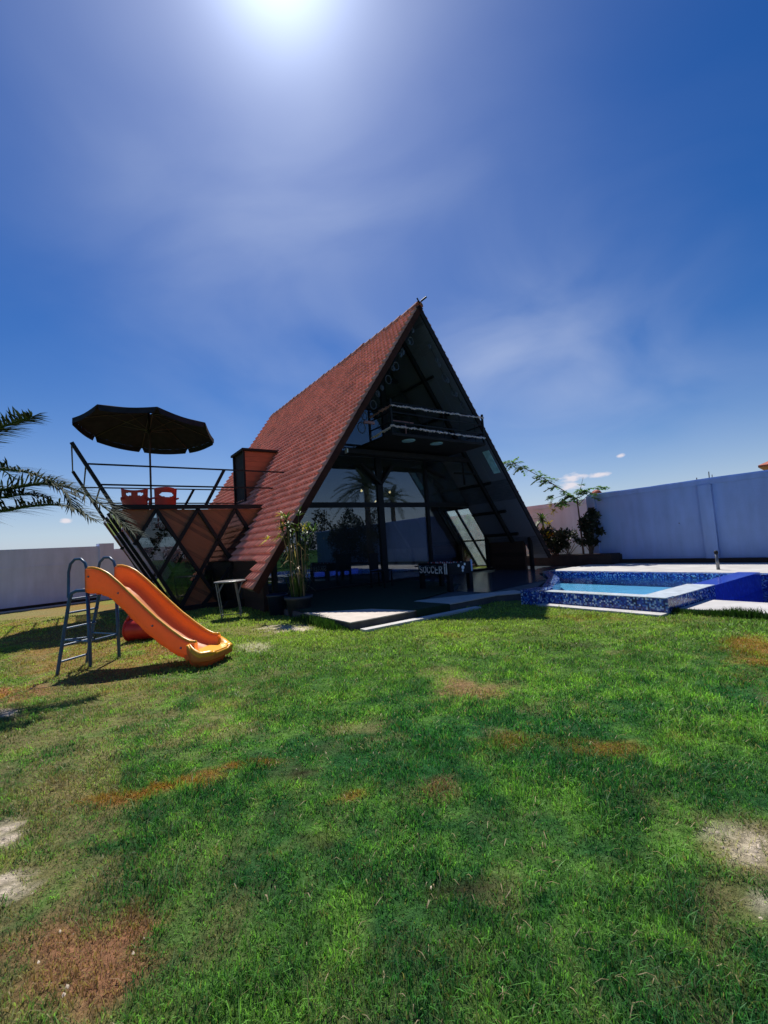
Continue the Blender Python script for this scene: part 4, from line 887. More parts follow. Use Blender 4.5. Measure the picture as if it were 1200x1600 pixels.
for i, (b_, h, lab) in enumerate(((-3.72, .13, 'short rusty bar standing up from the white wall top'), (-4.02, .25, 'taller rusty bar pair standing up from the white wall top'))):
    m_ = MB().tube([(0, 0, -.05), (0.01, 0, h)], .012, 6)
    if i: m_.tube([(0, -.1, -.05), (.0, -.12, h*.6)], .009, 6)
    o = m_.build('starter_bar', MT['rust']); o.location = wl(WA+.12, b_, 2.41); tag(o, lab, 'metal bar')

# ------------------------------------------------------------------ palms
def frond(parent, path, L0, wdt, droop=.5, n=46, m='palmleaf', start=.12):
    P_ = [Vector(p) for p in path]; seg = [0]
    for i in range(1, len(P_)): seg.append(seg[-1]+(P_[i]-P_[i-1]).length)
    T = seg[-1]
    def pos(t):
        s = t*T
        for i in range(1, len(P_)):
            if s <= seg[i] or i == len(P_)-1:
                f = (s-seg[i-1])/max(1e-6, seg[i]-seg[i-1]); p0 = P_[max(i-2, 0)]; p1 = P_[i-1]; p2 = P_[i]; p3 = P_[min(i+1, len(P_)-1)]
                return .5*((2*p1)+(p2-p0)*f+(2*p0-5*p1+4*p2-p3)*f*f+(3*p1-p0-3*p2+p3)*f**3)
    r_ = MB().tube([pos(i/14) for i in range(15)], [.022*(1-i/15)+.004 for i in range(15)], 6)
    fo = MB()
    for i in range(n):
        t = start+(1-start)*(i+.5)/n; q = pos(t); d = (pos(min(1, t+.02))-pos(t-.02)).normalized(); sd_ = d.cross(Vector((0, 0, 1))).normalized(); up = sd_.cross(d)
        ln = L0*(.45+.9*math.sin(math.pi*min(1, t*.85+.12)))*.75
        for s in (-1, 1):
            a = (sd_*s*random.uniform(.6, 1)+d*random.uniform(.55, .95)+up*random.uniform(.05, .6)).normalized(); l_ = ln*random.uniform(.75, 1.15); w_ = a.cross(up).normalized()*wdt*.5
            q1 = q+a*l_*.5+Vector((0, 0, -droop*l_*.12)); q2 = q+a*l_+Vector((0, 0, -droop*l_*.5))
            fo.add([q-w_*.5, q+w_*.5, q1+w_, q1-w_, q2], [(0, 1, 2, 3), (3, 2, 4)])
    f = fo.build('frond', MT[m], parent); r_.build('rachis', MT['drac'], f); return f
def palm(loc, h, r0, label, paths=None, n=22, L_=2.2, L0=.34, wd=.022, n_l=46):
    e = empty('palm_tree', loc, 0, label, 'palm')
    tk = MB(); prof = []
    k = int(h/.09)
    for i in range(k+1):
        z = h*i/k; prof += [(r0*(1.15-.3*i/k)+.02, z), (r0*(1.15-.3*i/k)-.01, z+.05)]
    tk.lathe(prof, 14); tk.build('trunk', MT['trunk'], e)
    for p in (paths or []): frond(e, [Vector(q)-Vector(loc) for q in p], L0, wd, n=n_l)
    for i in range(n):
        az = i*2.399+random.uniform(-.2, .2); el = 1.25-1.5*(i/n)+random.uniform(-.1, .1); pts = []
        for s in range(6):
            t = s/5; rr_ = L_*t; pts.append((math.cos(az)*math.cos(el)*rr_, math.sin(az)*math.cos(el)*rr_, h+.02+math.sin(el)*rr_-.55*L_*t*t*(.5+.5*math.cos(el))))
        frond(e, pts, L0, wd, n=n_l)
    return e
c0 = atY(-130, 745, 5.0)
def P5(L_): return [c0]+[atY(*p) for p in L_]
paths = [P5([(-60, 695, 4.9), (0, 668, 4.8), (50, 651, 4.7)]),
         P5([(-60, 728, 4.9), (0, 733, 4.85), (47, 739, 4.8), (88, 758, 4.8), (106, 774, 4.8), (112, 792, 4.8)]),
         P5([(-60, 765, 5.1), (0, 766, 5.15), (60, 756, 5.2), (110, 762, 5.2), (160, 790, 5.2), (208, 832, 5.2)]),
         P5([(-60, 800, 4.9), (0, 799, 4.8), (47, 791, 4.75), (95, 789, 4.7), (123, 797, 4.7), (146, 812, 4.7)]),
         P5([(-60, 775, 4.9), (0, 778, 4.85), (40, 772, 4.8), (75, 778, 4.8)])]
pt = palm((c0.x, c0.y, -.1), c0.z+.1, .17, 'palm at the left edge with only its frond tips in view', paths, 0, 2.0, .42, .019, 140)
for i in range(12):                       # the rest of the crown, away from the view
    az = R(100)+i*R(15)+random.uniform(-.1, .1); el = random.choice((.9, .6, .35)); pts = []
    for s in range(6):
        t = s/5; rr_ = 2.0*t; pts.append((math.cos(az)*math.cos(el)*rr_, math.sin(az)*math.cos(el)*rr_, c0.z+.1+math.sin(el)*rr_-.9*t*t))
    frond(pt, pts, .34, .016, n=40)
palm(wl(5.7, -7.9, .17), 4.35, .16, 'tall palm on the pool deck mirrored in the upper glass', None, 34, 2.1, .45, .035, 34)
palm(wl(12.0, -14.0, 0), 4.6, .18, 'farther palm beyond the white wall mirrored in the left glass', None, 22, 1.9, .42, .03, 30)

# ------------------------------------------------------------------ annexe with roof terrace
an = empty('terrace_annexe', wl(-5.3, 2.76, 0), TH, 'black steel annexe of diamond panels with a railed roof terrace', 'annexe')
AO = 5.3
ZT = 2.42
def nd(k2, lev): return (-7.09+.455*k2, [ZT, 1.63, .87, .12][lev])     # half steps along a
def ln2(p, q, y, w=.09): return (Vector((p[0]+AO, y, p[1])), Vector((q[0]+AO, y, q[1])))
BK = 3.55                                                              # depth of the annexe
KL = (-.455/.78)
def inc(a0, z0, z1): return a0-(z1-z0)*.567
def lattice(y, front):
    mb = MB(); t = .085
    def b(p, q): mb.bar((p[0]+AO, y, p[1]), (q[0]+AO, y, q[1]), .075, .085, (0, 1, 0))
    N = lambda a, l: nd(a, l)
    # leaning left leg continues above the deck as the rail post
    b((-7.77, 3.88), (-5.72, .05))
    for top in (2, 4, 6):                          # diagonals down to the left and to the right
        a0 = nd(top, 0)[0]
        b((a0, ZT), (a0+2.33*.585, .08) if top < 4 else (a0+(.585*1.2 if top == 6 else .585*2.33), .08 if top == 4 else ZT-1.2))
        k = {2: .80, 4: 1.57, 6: 2.33}[top]; b((a0, ZT), (a0-k*.585, ZT-k))
    b((nd(5, 0)[0]+.91, ZT-.78), (nd(5, 0)[0]-.42, .08)); b((nd(8, 0)[0]-.1, ZT), (-4.1, ZT-1.1))
    b((-5.8, .06), (-3.6, .06))
    return mb
lattice(0, True).build('front_lattice', MT['black'], an); lattice(BK, False).build('rear_lattice', MT['black'], an)
mb = MB().box(-7.06+AO, -3.56+AO, -.06, .06, 2.43, 2.53).box(-7.06+AO, -3.56+AO, BK-.06, BK+.06, 2.43, 2.53); mb.build('deck_beam', MT['black'], an)
mb = MB().box(-6.72+AO, -3.3+AO, .065, BK-.065, 1.93, 1.98); mb.build('deck_floor', MT['dark'], an)
def panel(poly, y, name, m): MB().slab([(x+AO, z) for x, z in poly], y, .012).build(name, m, an)
def tri(k): return [nd(k, 0), nd(k+1, 1), nd(k+2, 0)]
def dia(k, l): return [nd(k, l), nd(k-1, l+1), nd(k, l+2), nd(k+1, l+1)]
for y, fr_ in ((.03, True), (BK-.03, False)):
    for k in (0, 2, 4): panel(tri(k), y, 'wood_panel', MT['redwood'])
    panel([nd(6, 0), nd(7, 1), (-3.55, 1.7), (-3.45, ZT)], y, 'wood_panel', MT['redwood'])
    panel(dia(4, 0), y, 'wood_panel', MT['redwood'] if fr_ else MT['gann'])
    for k in (2, 6): panel(dia(k, 0), y, 'pane', MT['gann'])
    panel(dia(3, 1), y, 'pane', MT['gann']); panel(dia(5, 1), y, 'pane', MT['gann'])
    panel([nd(4, 2), nd(3, 3), nd(5, 3)], y, 'wood_panel', MT['redwood']); panel([nd(6, 2), nd(5, 3), (-4.1, .12), (-4.05, .9), (-4.0, 1.6)], y, 'pane', MT['gann'])
# leaning left side with its glass strips
mb = MB()
for y in (1.15, 2.3): mb.bar((inc(-5.72, .05, 2.45)+AO, y, 2.45), (-5.72+AO, y, .05), .06, .05, (0, 1, 0))
mb.build('side_bar', MT['black'], an)
x0, x1 = -5.72+AO+.01, inc(-5.72, .05, 2.45)+AO+.01
for i, (y0, y1) in enumerate(((.06, 1.1), (1.2, 2.25), (2.35, BK-.06))):
    MB().add([(x0, y0, .05), (x0, y1, .05), (x1, y1, 2.45), (x1, y0, 2.45), (x0+.015, y0, .05), (x0+.015, y1, .05), (x1+.015, y1, 2.45), (x1+.015, y0, 2.45)],
             [(0, 1, 2, 3), (7, 6, 5, 4), (0, 4, 5, 1), (1, 5, 6, 2), (2, 6, 7, 3), (3, 7, 4, 0)]).build('side_pane', MT['gann'], an)
# railing
mb = MB()
for y in (0, BK):
    for z in (3.43, 2.98): mb.bar((inc(-7.0, 2.5, z)+AO, y, z), ((-half(z)+.1 if y == 0 else -half(z)-.1)+AO, y, z), .03, .035)
    mb.bar((-5.09+AO, y, 2.5), (-4.60+AO, y, 3.43), .07, .05, (0, 1, 0))
for z in (3.86, 3.42, 2.96):
    mb.bar((inc(-7.0, 2.5, z)+AO+.0, 0, z), (inc(-7.0, 2.5, z)+AO, BK, z), .03, .03)
mb.build('railing', MT['black'], an)
mb = MB().box(-5.75+AO, -3.5+AO, .0, BK, -.02, .05); mb.build('base_slab', MT['riser'], an)
# simple dark furniture silhouette inside the annexe
sf = empty('sofa', wl(-4.9, 4.4, .05), TH, 'brown sofa seen through the diamond panes', 'sofa')
MB().box(-.6, .6, -.35, .35, .0, .4).build('seat', MT['trunk'], sf, bevel=.05); MB().box(-.6, .6, .352, .52, .0, .8).build('backrest', MT['trunk'], sf, bevel=.05)

# parasol
pa = empty('parasol', wl(-6.06, 4.5, 1.98), TH, 'dark parasol with scalloped valance open on the roof terrace', 'parasol')
MB().tube([(0, 0, 0), (.0, 0, 3.28)], .026, 10).build('pole', MT['pole'], pa, True)
MB().lathe([(.24, 0), (.24, .05), (.06, .07), (.04, .2), (.001, .2)], 16).build('base', MT['black'], pa)
MB().lathe([(.03, 2.70), (.055, 2.72), (.055, 2.79), (.03, 2.81)], 10).build('runner', MT['black'], pa)
RR, ZC, ZE = 1.69, 3.27, 2.80
tilt = Matrix.Rotation(R(4.5), 4, 'Y') @ Matrix.Rotation(R(-4), 4, 'X')
def tl(p): return (tilt @ (Vector(p)-Vector((0, 0, 3.0))))+Vector((0, 0, 3.0))
cv = MB(); nr = 8
def rim(t, k):
    a = 2*math.pi*(k-.02)/nr; return Vector((math.cos(a)*RR*t, math.sin(a)*RR*t, ZC-(ZC-ZE)*(t**1.25)))
rings = []
for i in range(7):
    t = max(.03, i/6); ring = []
    for k in range(nr):
        for s in range(6):
            f = s/6; p = rim(t, k).lerp(rim(t, k+1), f); p.z -= .05*t*t*math.sin(math.pi*f); ring.append(tl(p))
    rings.append(ring)
m_ = nr*6; vs = [v for r_ in rings for v in r_]
cv.add(vs, [(i*m_+k, i*m_+(k+1) % m_, (i+1)*m_+(k+1) % m_, (i+1)*m_+k) for i in range(6) for k in range(m_)])
cv.build('canopy', MT['fabric'], pa, True)
va = MB()
for k in range(nr):
    top = [rim(1, k).lerp(rim(1, k+1), f/8) for f in range(9)]
    for i, p in enumerate(top): p.z -= .05*math.sin(math.pi*i/8)
    low = [p+Vector((p.x*.012, p.y*.012, -.15)) for p in top]
    low[0] = low[0].lerp(low[1], .45); low[8] = low[8].lerp(low[7], .45)
    va.add([tl(p) for p in top]+[tl(p) for p in low], [(i, i+1, 10+i, 9+i) for i in range(8)])
va.build('valance', MT['fabric'], pa)
for k in range(nr):
    rb = MB().tube([tl(rim(t, k)-Vector((0, 0, .02))) for t in (.04, .3, .6, 1.)], .011, 6).build('rib', MT['pole'], pa)
    MB().tube([(0, 0, 2.76), tl(rim(.55, k)-Vector((0, 0, .025)))], .009, 6).build('strut', MT['pole'], rb)
MB().lathe([(.07, ZC+.0), (.06, ZC+.05), (.02, ZC+.10), (.001, ZC+.11)], 10).build('finial', MT['black'], pa)

# red chairs on the terrace
def chair(loc, rz, label, kind):
    e = empty('plastic_chair', loc, rz, label, 'chair', 'red chairs on the roof terrace')
    w, h0, h1 = .24, .44, .86
    # backrest sheet with openings, facing +y seat side
    def pt(x, z): return (x, -.22-.10*(z-h0)+.10*(x/w)**2*.8, z)
    bk = MB(); n = 24; mz = 14; g = {}
    def hole(x, z):
        if kind == 0: return ((abs(x)-.115)/.06)**2+((z-.735)/.030)**2 < 1
        return (x/.165)**4+((z-.73)/.042)**2 < 1
    def top(x): return h1-(.05*(1-(x/w)**2) if kind == 0 else -.03*(1-(x/w)**2)+.0)
    def width(z): return w*(1.0+.10*(z-h0)/(h1-h0))
    for i in range(n+1):
        for j in range(mz*2+1):
            xx = -1+2*i/n; zt = top(xx*w); z = h0+(zt-h0)*j/(mz*2); g[i, j] = len(bk.v); bk.v.append(pt(xx*width(z), z))
    for i in range(n):
        for j in range(mz*2):
            c = [bk.v[g[i, j]], bk.v[g[i+1, j]], bk.v[g[i+1, j+1]], bk.v[g[i, j+1]]]; x = sum(q[0] for q in c)/4; z = sum(q[2] for q in c)/4
            if not hole(x, z): bk.f.append((g[i, j], g[i+1, j], g[i+1, j+1], g[i, j+1]))
    o = bk.build('backrest', MT['red'], e, True); s = o.modifiers.new('solid', 'SOLIDIFY'); s.thickness = .02
    MB().box(-.24, .24, -.22, .24, .42, .45).build('seat', MT['red'], e, bevel=.015)
    for x in (-1, 1):
        MB().tube([(x*.22, .2, .42), (x*.25, .25, 0)], [.028, .02], 8).build('leg', MT['red'], e); MB().tube([(x*.22, -.2, .42), (x*.24, -.27, 0)], [.028, .02], 8).build('leg', MT['red'], e)
        MB().tube([(x*.25, -.24, .66), (x*.28, .05, .66), (x*.27, .2, .62), (x*.24, .2, .44)], .02, 8).build('armrest', MT['red'], e)
    e.scale = (1.10, 1.10, 1.22); return e
ca = wl(-6.50, 3.75, 1.98); chair(ca, TH+R(-10), 'red plastic chair with two eye-shaped back openings, left of the parasol pole', 0)
ca = wl(-5.90, 3.75, 1.98); chair(ca, TH+R(18), 'red plastic chair with one wide back slot, right of the parasol pole', 1)

# ------------------------------------------------------------------ slide
AXD = math.atan2(-.243, .970); SX, SY = -3.73, 5.43
sd0 = empty('playground_slide', (SX, SY, 0), AXD, 'orange plastic slide with yellow rims and a blue steel ladder', 'slide')
W0, W1 = -.03, .45
near = [(0, 1.20), (.10, 1.20), (.20, 1.175), (.32, 1.12), (.48, 1.0), (.66, .85), (.82, .715), (1.0, .57), (1.2, .43), (1.36, .33), (1.47, .285), (1.54, .285)]
botm = [(0, .965), (.12, .955), (.22, .95), (.36, .90), (.5, .80), (.66, .66), (.82, .52), (1.0, .385), (1.2, .26), (1.36, .185), (1.47, .15), (1.62, .125), (1.78, .13)]
def lerpc(c, s):
    for i in range(1, len(c)):
        if s <= c[i][0]: f = (s-c[i-1][0])/(c[i][0]-c[i-1][0]); return c[i-1][1]+f*(c[i][1]-c[i-1][1])
    return c[-1][1]
th_ = .055
ss = np.linspace(0, 1.54, 60)
ch = MB(); k0 = 0
prof_n = None
for s in ss:
    zt = lerpc(near, s); zb = lerpc(botm, s); scal = .012*abs(math.sin(s*16))
    y0, y1 = W0, W1
    pr = [(y0, zb-.055-scal), (y0-.004, zb), (y0-.006, zt-.03), (y0+.0, zt-.005), (y0+.03, zt), (y0+.055, zt-.01), (y0+.05, zt-.05), (y0+.06, zb+.06), (y0+.10, zb+.015),
          (y1-.10, zb+.015), (y1-.06, zb+.06), (y1-.05, zt-.05), (y1-.055, zt-.01), (y1-.03, zt), (y1, zt-.005), (y1+.006, zt-.03), (y1+.004, zb), (y1, zb-.055-scal)]
    ch.v += [(s, y, z) for y, z in pr]; prof_n = len(pr)
for i in range(len(ss)-1):
    for j in range(prof_n): ch.f.append((i*prof_n+j, i*prof_n+(j+1) % prof_n, (i+1)*prof_n+(j+1) % prof_n, (i+1)*prof_n+j))
ch.f.append(tuple(range(prof_n))); 
chute = ch.build('chute', MT['orange'], sd0, True)
# run-out lip at the foot
lp = MB(); rows = 16; n = 22
def lip_w(t): return .5*(W1-W0)+.02+.035*math.sin(math.pi*min(1, t*1.2))
for i in range(rows+1):
    t = i/rows; s = 1.46+.26*t
    cut = 1.0 if t < .55 else math.sqrt(max(0, 1-((t-.55)/.46)**2)); hw = lip_w(t)*(.55+.45*cut)
    zb = .145-.01*t; edge = .285-.12*min(1, t*1.6)
    for j in range(n+1):
        v = -1+2*j/n; av = abs(v); y = (W0+W1)/2+v*hw
        z = zb+(edge-zb)*max(0, (av-.72)/.28)**.8 if av < .93 else edge-(.03 if av > .97 else 0)
        lp.v.append((s, y, z))
for i in range(rows):
    for j in range(n): lp.f.append((i*(n+1)+j, i*(n+1)+j+1, (i+1)*(n+1)+j+1, (i+1)*(n+1)+j))
bd = lp.build('run_out_lip', MT['yellow'], sd0, True); so_ = bd.modifiers.new('solid', 'SOLIDIFY'); so_.thickness = .03
per_ = [(i, 0) for i in range(rows+1)]+[(rows, j) for j in range(1, n+1)]+[(i, n) for i in range(rows-1, -1, -1)]
sk = MB(); cy_ = (W0+W1)/2
for i, j in per_:
    x_, y_, z_ = lp.v[i*(n+1)+j]; dx_, dy_ = x_-1.53, y_-cy_; l_ = math.hypot(dx_, dy_)
    for gg, zz in ((.012, z_-.004), (.018, z_-.05), (-.0, max(.075, z_-.11)), (-.03, .062)): sk.v.append((x_+dx_/l_*gg, y_+dy_/l_*gg, zz))
for k in range(len(per_)-1):
    for q in range(3): sk.f.append((k*4+q, (k+1)*4+q, (k+1)*4+q+1, k*4+q+1))
sk.build('lip_skirt', MT['orange'], sd0, True)
MB().tube([(lp.v[i*(n+1)+j][0], lp.v[i*(n+1)+j][1], lp.v[i*(n+1)+j][2]+.002) for i, j in per_], .016, 8).build('lip_rim', MT['yellow'], sd0, True)
ft = MB(); prof = []
for z, k in ((.0, .70), (.03, .80), (.085, .88), (.09, 1.0), (.115, 1.04), (.15, 1.03)):
    ring = []
    for q in range(24):
        a = 2*math.pi*q/24; ring.append((1.53+.17*k*math.copysign(abs(math.cos(a))**.6, math.cos(a)), (W0+W1)/2+.265*k*math.copysign(abs(math.sin(a))**.6, math.sin(a)), z))
    prof.append(ring)
vs = [v for r_ in prof for v in r_]; ft.add(vs, [(i*24+k, i*24+(k+1) % 24, (i+1)*24+(k+1) % 24, (i+1)*24+k) for i in range(5) for k in range(24)]); ft.build('foot', MT['orange'], sd0, True)
for y in (W0, W1):
    sg = 1 if y == W0 else -1
    MB().tube([(s, y+sg*.025, lerpc(near, s)+.004) for s in np.linspace(.02, 1.54, 40)], .017, 8).build('rim', MT['yellow'], chute, True)
for sb in (.06, .5, .98, 1.36):
    MB().lathe([(.001, .012), (.010, .010), (.014, .0)], 8).build('bolt', MT['grey'], chute)
    b_ = [o for o in chute.children if o.name.startswith('bolt')][-1]; b_.location = (sb, W0-.006, lerpc(near, sb)-.10); b_.rotation_euler = (R(90), 0, 0)
# transverse ribs under the near flank
mb = MB()
for s in np.arange(.16, 1.45, .095): mb.bar((s, W0+.02, lerpc(botm, s)-.06), (s, W1-.02, lerpc(botm, s)-.06), .03, .04)
mb.build('underside_rib', MT['orange'], chute)
mb = MB().box(-.05, .03, W0+.03, W1-.03, .935, .955); mb.build('platform', MT['orange'], sd0)
r_ = .021
LADX = -.50
for y, zf in ((0.0, -.16), (.42, -.06)):
    MB().tube([(.03, y, zf*.2-.02), (.0, y, .93)], r_, 10).build('leg', MT['bluesteel'], sd0, True)
    MB().tube([(LADX-.01, y, zf-.03), (LADX+.03, y, zf+.16), (-.29, y, .80), (-.25, y, .905), (-.17, y, .93), (0, y, .935)], r_, 10).build('leg', MT['bluesteel'], sd0, True)
    MB().tube([(-.275, y, .83), (-.30, y+.0, .86), (-.29, y, 1.17), (-.26, y, 1.27), (-.19, y, 1.325), (-.10, y, 1.325), (-.03, y, 1.27), (0.0, y, 1.17), (.0, y, .95)], .017, 10).build('handrail', MT['bluesteel'], sd0, True)
for z in (.06, .26, .47, .66, .83):
    x = LADX+.04+(z-.0)/.84*.20
    mb = MB().tube([(x, 0, z), (x, .42, z)], .014, 8); mb.build('rung', MT['bluesteel'], sd0)
mb = MB().tube([(LADX+.10, 0, .33), (.015, 0, .31)], .012, 6).tube([(LADX+.10, .42, .33), (.015, .42, .31)], .012, 6).tube([(.015, 0, .31), (.015, .42, .31)], .012, 6).tube([(LADX+.10, 0, .33), (-.2, .21, .32)], .010, 6); mb.build('brace', MT['bluesteel'], sd0)

# red tub lying behind the slide
p = at(226, 999)
tb = empty('plastic_tub', (p[0], p[1], .0), R(-10), 'red plastic tub lying on its side behind the slide', 'tub')
mb = MB(); N_ = 24; ringv = []
for x, r0 in ((-.22, .195), (-.2, .185), (0, .165), (.2, .145), (.205, .0), (.19, .0), (.18, .13), (-.2, .168), (-.215, .18)):
    ringv.append([(x, r0*math.cos(2*math.pi*k/N_), .17+r0*math.sin(2*math.pi*k/N_)*1.0) for k in range(N_)])
vs = [v for r in ringv for v in r]; mb.add(vs, [(i*N_+k, i*N_+(k+1) % N_, (i+1)*N_+(k+1) % N_, (i+1)*N_+k) for i in range(len(ringv)-1) for k in range(N_)])
mb.build('tub_shell', MT['red'], tb, True)
MB().tube([(-.22, -.1, .33), (-.2, -.05, .40), (-.1, .04, .43), (.02, .1, .38), (.06, .12, .28)], .03, 8).build('handle', MT['red'], tb, True)
MB().tube([(-.22+.44*0, .195*math.cos(t), .17+.195*math.sin(t)) for t in np.linspace(0, 6.283, 25)], .014, 6, False).build('rolled_edge', MT['red'], tb, True)

# folding table by the annexe
tbp = wl(-5.16, .62, 0)
ft = empty('folding_table', tbp, TH-R(20), 'small round folding table with thin metal legs on the grass', 'table')
MB().lathe([(.001, .70), (.29, .70), (.30, .705), (.30, .725), (.29, .73), (.001, .73)], 28).build('tabletop', MT['tabletop'], ft)
MB().tube([(.303*math.cos(t), .303*math.sin(t), .715) for t in np.linspace(0, 6.283, 33)], .012, 6, False).build('metal_rim', MT['grey'], ft)
for y in (-.17, .17):
    MB().tube([(-.26, y, .70), (-.17, y, 0)], .012, 8).build('leg', MT['grey'], ft); MB().tube([(.10, y, .70), (.20, y, 0)], .012, 8).build('leg', MT['grey'], ft); MB().tube([(-.12, y, .70), (-.235, y, .5)], .008, 6).build('brace', MT['grey'], ft); MB().tube([(.24, y, .70), (.14, y, .42)], .008, 6).build('brace', MT['grey'], ft)
MB().tube([(.17, -.17, .05), (.17, .17, .05)], .011, 6).tube([(-.176, -.17, .05), (-.176, .17, .05)], .011, 6).tube([(-.176, -.17, .07), (.19, -.17, .07)], .009, 6).build('stretcher', MT['grey'], ft)

# pots by the left roof foot
pp = wl(-4.45, -.18, 0) ; pp = Vector(at(466, 957)) if False else wl(-4.08, -.32, 0)
pp = wl(-4.62, -.55, .0)
PPL = at(468, 961)
pp = Vector((PPL[0], PPL[1], 0))
po = empty('potted_plant', pp, 0, 'tall cane plant with yellowing leaves in a dark ribbed pot', 'plant')
pot = MB().lathe([(.0, 0), (.20, 0), (.245, .30), (.275, .31), (.28, .37), (.255, .375), (.24, .33), (.0, .33)], 24).build('pot', MT['pot'], po, True)
MB().lathe([(.001, .335), (.238, .334)], 20).build('soil', MT['soil'], po)
fo = MB(); fy = MB(); fd = MB()
for i in range(17):
    a = random.uniform(0, 6.28); r0 = random.uniform(.02, .15); hgt = random.uniform(.8, 1.95); x, y = math.cos(a)*r0, math.sin(a)*r0
    lx, ly = random.gauss(0, .11)+math.cos(a)*.06, random.gauss(0, .11)+math.sin(a)*.06
    MB().tube([(x, y, .3), (x+lx*.3, y+ly*.3, .3+(hgt-.3)*.5), (x+lx, y+ly, hgt)], [.014, .011, .008], 6).build('cane', MT['dryleaf'] if i % 3 == 0 else MT['drac'], po)
    if hgt > 1.15: rosette(fo, (x+lx, y+ly, hgt), 11, .34, .034, -.2, 1.3, .35)
    else: rosette(fd, (x+lx, y+ly, hgt), 5, .26, .025, -1.0, .5, .6)
for (x, y, z) in ((-.20, -.05, 1.75), (-.22, -.1, 1.95), (.17, -.08, 1.70), (-.27, -.05, 1.52), (-.55, -.02, 1.5)): rosette(fy, (x, y, z), 13, .22, .035, -.3, 1.1, .4)
for k in range(10): rosette(fd, (random.gauss(0, .12), random.gauss(0, .1), random.uniform(.5, 1.6)), 3, .3, .022, -1.2, .3, .5)
for i in range(26):
    a = random.uniform(0, 6.28); x, y = math.cos(a)*.12, math.sin(a)*.12; rosette(fo, (x, y, .35), 1, random.uniform(.5, .9), .028, 1.1, 1.5, .15)
fo.build('foliage', MT['drac'], po); fy.build('yellow_leaves', MT['dracy'], po); fd.build('dry_leaves', MT['dryleaf'], po)
PQ = at(432, 962)
p2 = empty('flower_pot', (PQ[0], PQ[1]+.12, 0), 0, 'dark blue empty pot beside the tall cane plant', 'pot')
MB().lathe([(.0, 0), (.15, 0), (.19, .36), (.21, .37), (.21, .41), (.19, .41), (.17, .36), (.0, .34)], 24).build('pot_wall', MT['bluepot'], p2, True)
MB().lathe([(.001, .345), (.168, .344)], 20).build('soil', MT['soil'], p2)

# ------------------------------------------------------------------ table football on the terrace
FC = wl(-.69, -.95, .127)
LD = math.atan2(-1.06, -.07)+TH
fb = empty('football_table', FC, LD, 'black table football game lettered SOCCER on the shady terrace', 'game table')
L2, W2 = .57, .34
mb = MB().box(-L2, L2, -W2, -W2+.03, .36, .62).box(-L2, L2, W2-.03, W2, .36, .62).box(-L2, -L2+.03, -W2+.031, W2-.031, .36, .62).box(L2-.03, L2, -W2+.031, W2-.031, .36, .62).box(-L2+.031, L2-.031, -W2+.031, W2-.031, .38, .40)
mb.build('cabinet', MT['black'], fb, bevel=.004)
MB().box(-L2+.032, L2-.032, -W2+.032, W2-.032, .4005, .404).build('pitch', MT['turf'], fb)
for x in (-1, 1):
    for y in (-1, 1): MB().box(x*(L2-.06)-.055, x*(L2-.06)+.055, y*(W2-.05)-.05, y*(W2-.05)+.05, 0, .358).build('leg', MT['black'], fb, bevel=.004)
for i in range(8):
    x = -L2+.14+i*(2*L2-.28)/7; sgn = 1 if i % 2 else -1
    rd = MB().tube([(x, -W2-.2 if sgn < 0 else -W2-.06, .56), (x, W2+.2 if sgn > 0 else W2+.06, .56)], .008, 6).build('rod', MT['grey'], fb)
    y = sgn*(W2+.2); MB().tube([(x, y-sgn*.0, .56), (x, y-sgn*.10, .56)], .016, 8).build('handle', MT['black'], rd)
    m_ = MB()
    for k in (-.14, 0, .14): m_.box(x-.012, x+.012, k-.014, k+.014, .50, .60).lathe([(.001, .0), (.016, .012), (.001, .03)], 6, (x, k, .60))
    m_.build('player_row', MT['white'] if sgn > 0 else MT['red'], rd)
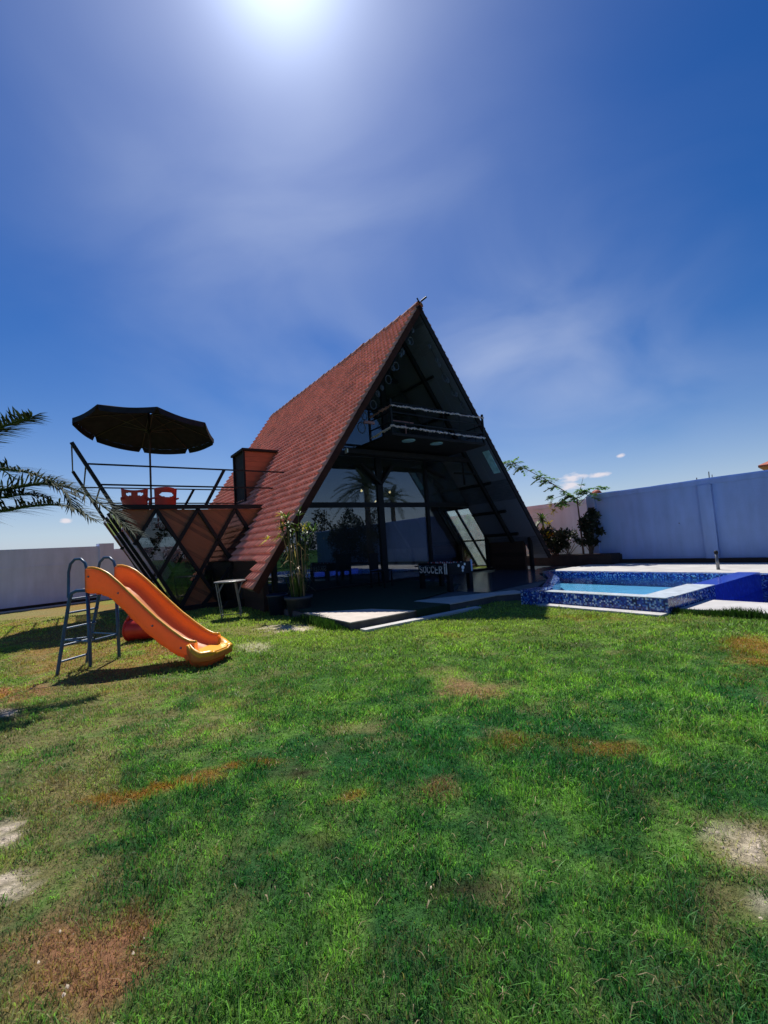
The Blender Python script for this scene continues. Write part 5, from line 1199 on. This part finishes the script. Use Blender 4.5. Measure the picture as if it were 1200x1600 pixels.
def glyph(ch):
    S = dict(S=[[(.9, .82), (.7, 1), (.3, 1), (.1, .8), (.25, .56), (.75, .44), (.9, .22), (.7, 0), (.3, 0), (.1, .18)]],
             O=[[(.5, 1), (.15, .85), (.08, .5), (.15, .15), (.5, 0), (.85, .15), (.92, .5), (.85, .85), (.5, 1)]],
             C=[[(.9, .8), (.65, 1), (.3, .98), (.1, .7), (.1, .3), (.3, .02), (.65, 0), (.9, .2)]],
             E=[[(.9, 1), (.15, 1), (.15, 0), (.9, 0)], [(.15, .5), (.75, .5)]],
             R=[[(.15, 0), (.15, 1), (.7, 1), (.88, .78), (.7, .52), (.15, .5)], [(.5, .5), (.9, 0)]])
    return S[ch]
lt = MB(); hh = .15
ysd = None
def side_text(sy):
    # letters run along the cabinet side that faces the lawn
    cw = .148; x0 = -L2+.045
    for i, chh in enumerate('SOCCER'):
        for st in glyph(chh):
            pts = [(x0+i*cw+gx*cw*.82, .40+gz*hh) for gx, gz in st]
            for p, q in zip(pts[:-1], pts[1:]):
                d = Vector((q[0]-p[0], 0, q[1]-p[1])); e = d.normalized()*.009
                lt.bar((p[0]-e.x, sy, p[1]-e.z), (q[0]+e.x, sy, q[1]+e.z), .005, .028, (0, 1, 0)) if False else lt.bar((p[0]-e.x, sy, p[1]-e.z), (q[0]+e.x, sy, q[1]+e.z), .028, .005, (0, 1, 0))
    for k in (0, .062): lt.box(x0+6*cw+.045+k, x0+6*cw+.078+k, sy-.003, sy+.003, .38, .615)
side_text(-W2-.003)
lt.build('side_lettering', MT['white'], fb)
mb = MB()                                       # football emblem and pale corner on the short end
for cy, cz, rr_ in ((.06, .50, .045), (-.06, .55, .035), (.12, .57, .03), (.05, .43, .03)):
    mb.add([(L2+.002, cy+rr_*math.cos(2*math.pi*k/8), cz+rr_*math.sin(2*math.pi*k/8)) for k in range(8)], [tuple(range(8))])
mb.build('end_emblem', MT['white'], fb)
MB().box(L2-.02, L2+.004, W2-.04, W2+.004, .4, .66).build('corner_guard', plain('pale_blue_corner', (.25, .4, .62), .4), fb)

# dark patio chair by the post
ch2 = empty('patio_chair', wl(-1.15, 1.0, .127), TH+R(25), 'dark patio chair standing beside the central post', 'chair')
MB().box(-.22, .22, -.22, .22, .42, .46).build('seat', MT['black'], ch2, bevel=.01); MB().box(-.22, .22, .2, .235, .47, .92).build('backrest', MT['black'], ch2, bevel=.01)
for x in (-.2, .2):
    for y in (-.2, .2): MB().box(x-.018, x+.018, y-.018, y+.018, 0, .419).build('leg', MT['black'], ch2)
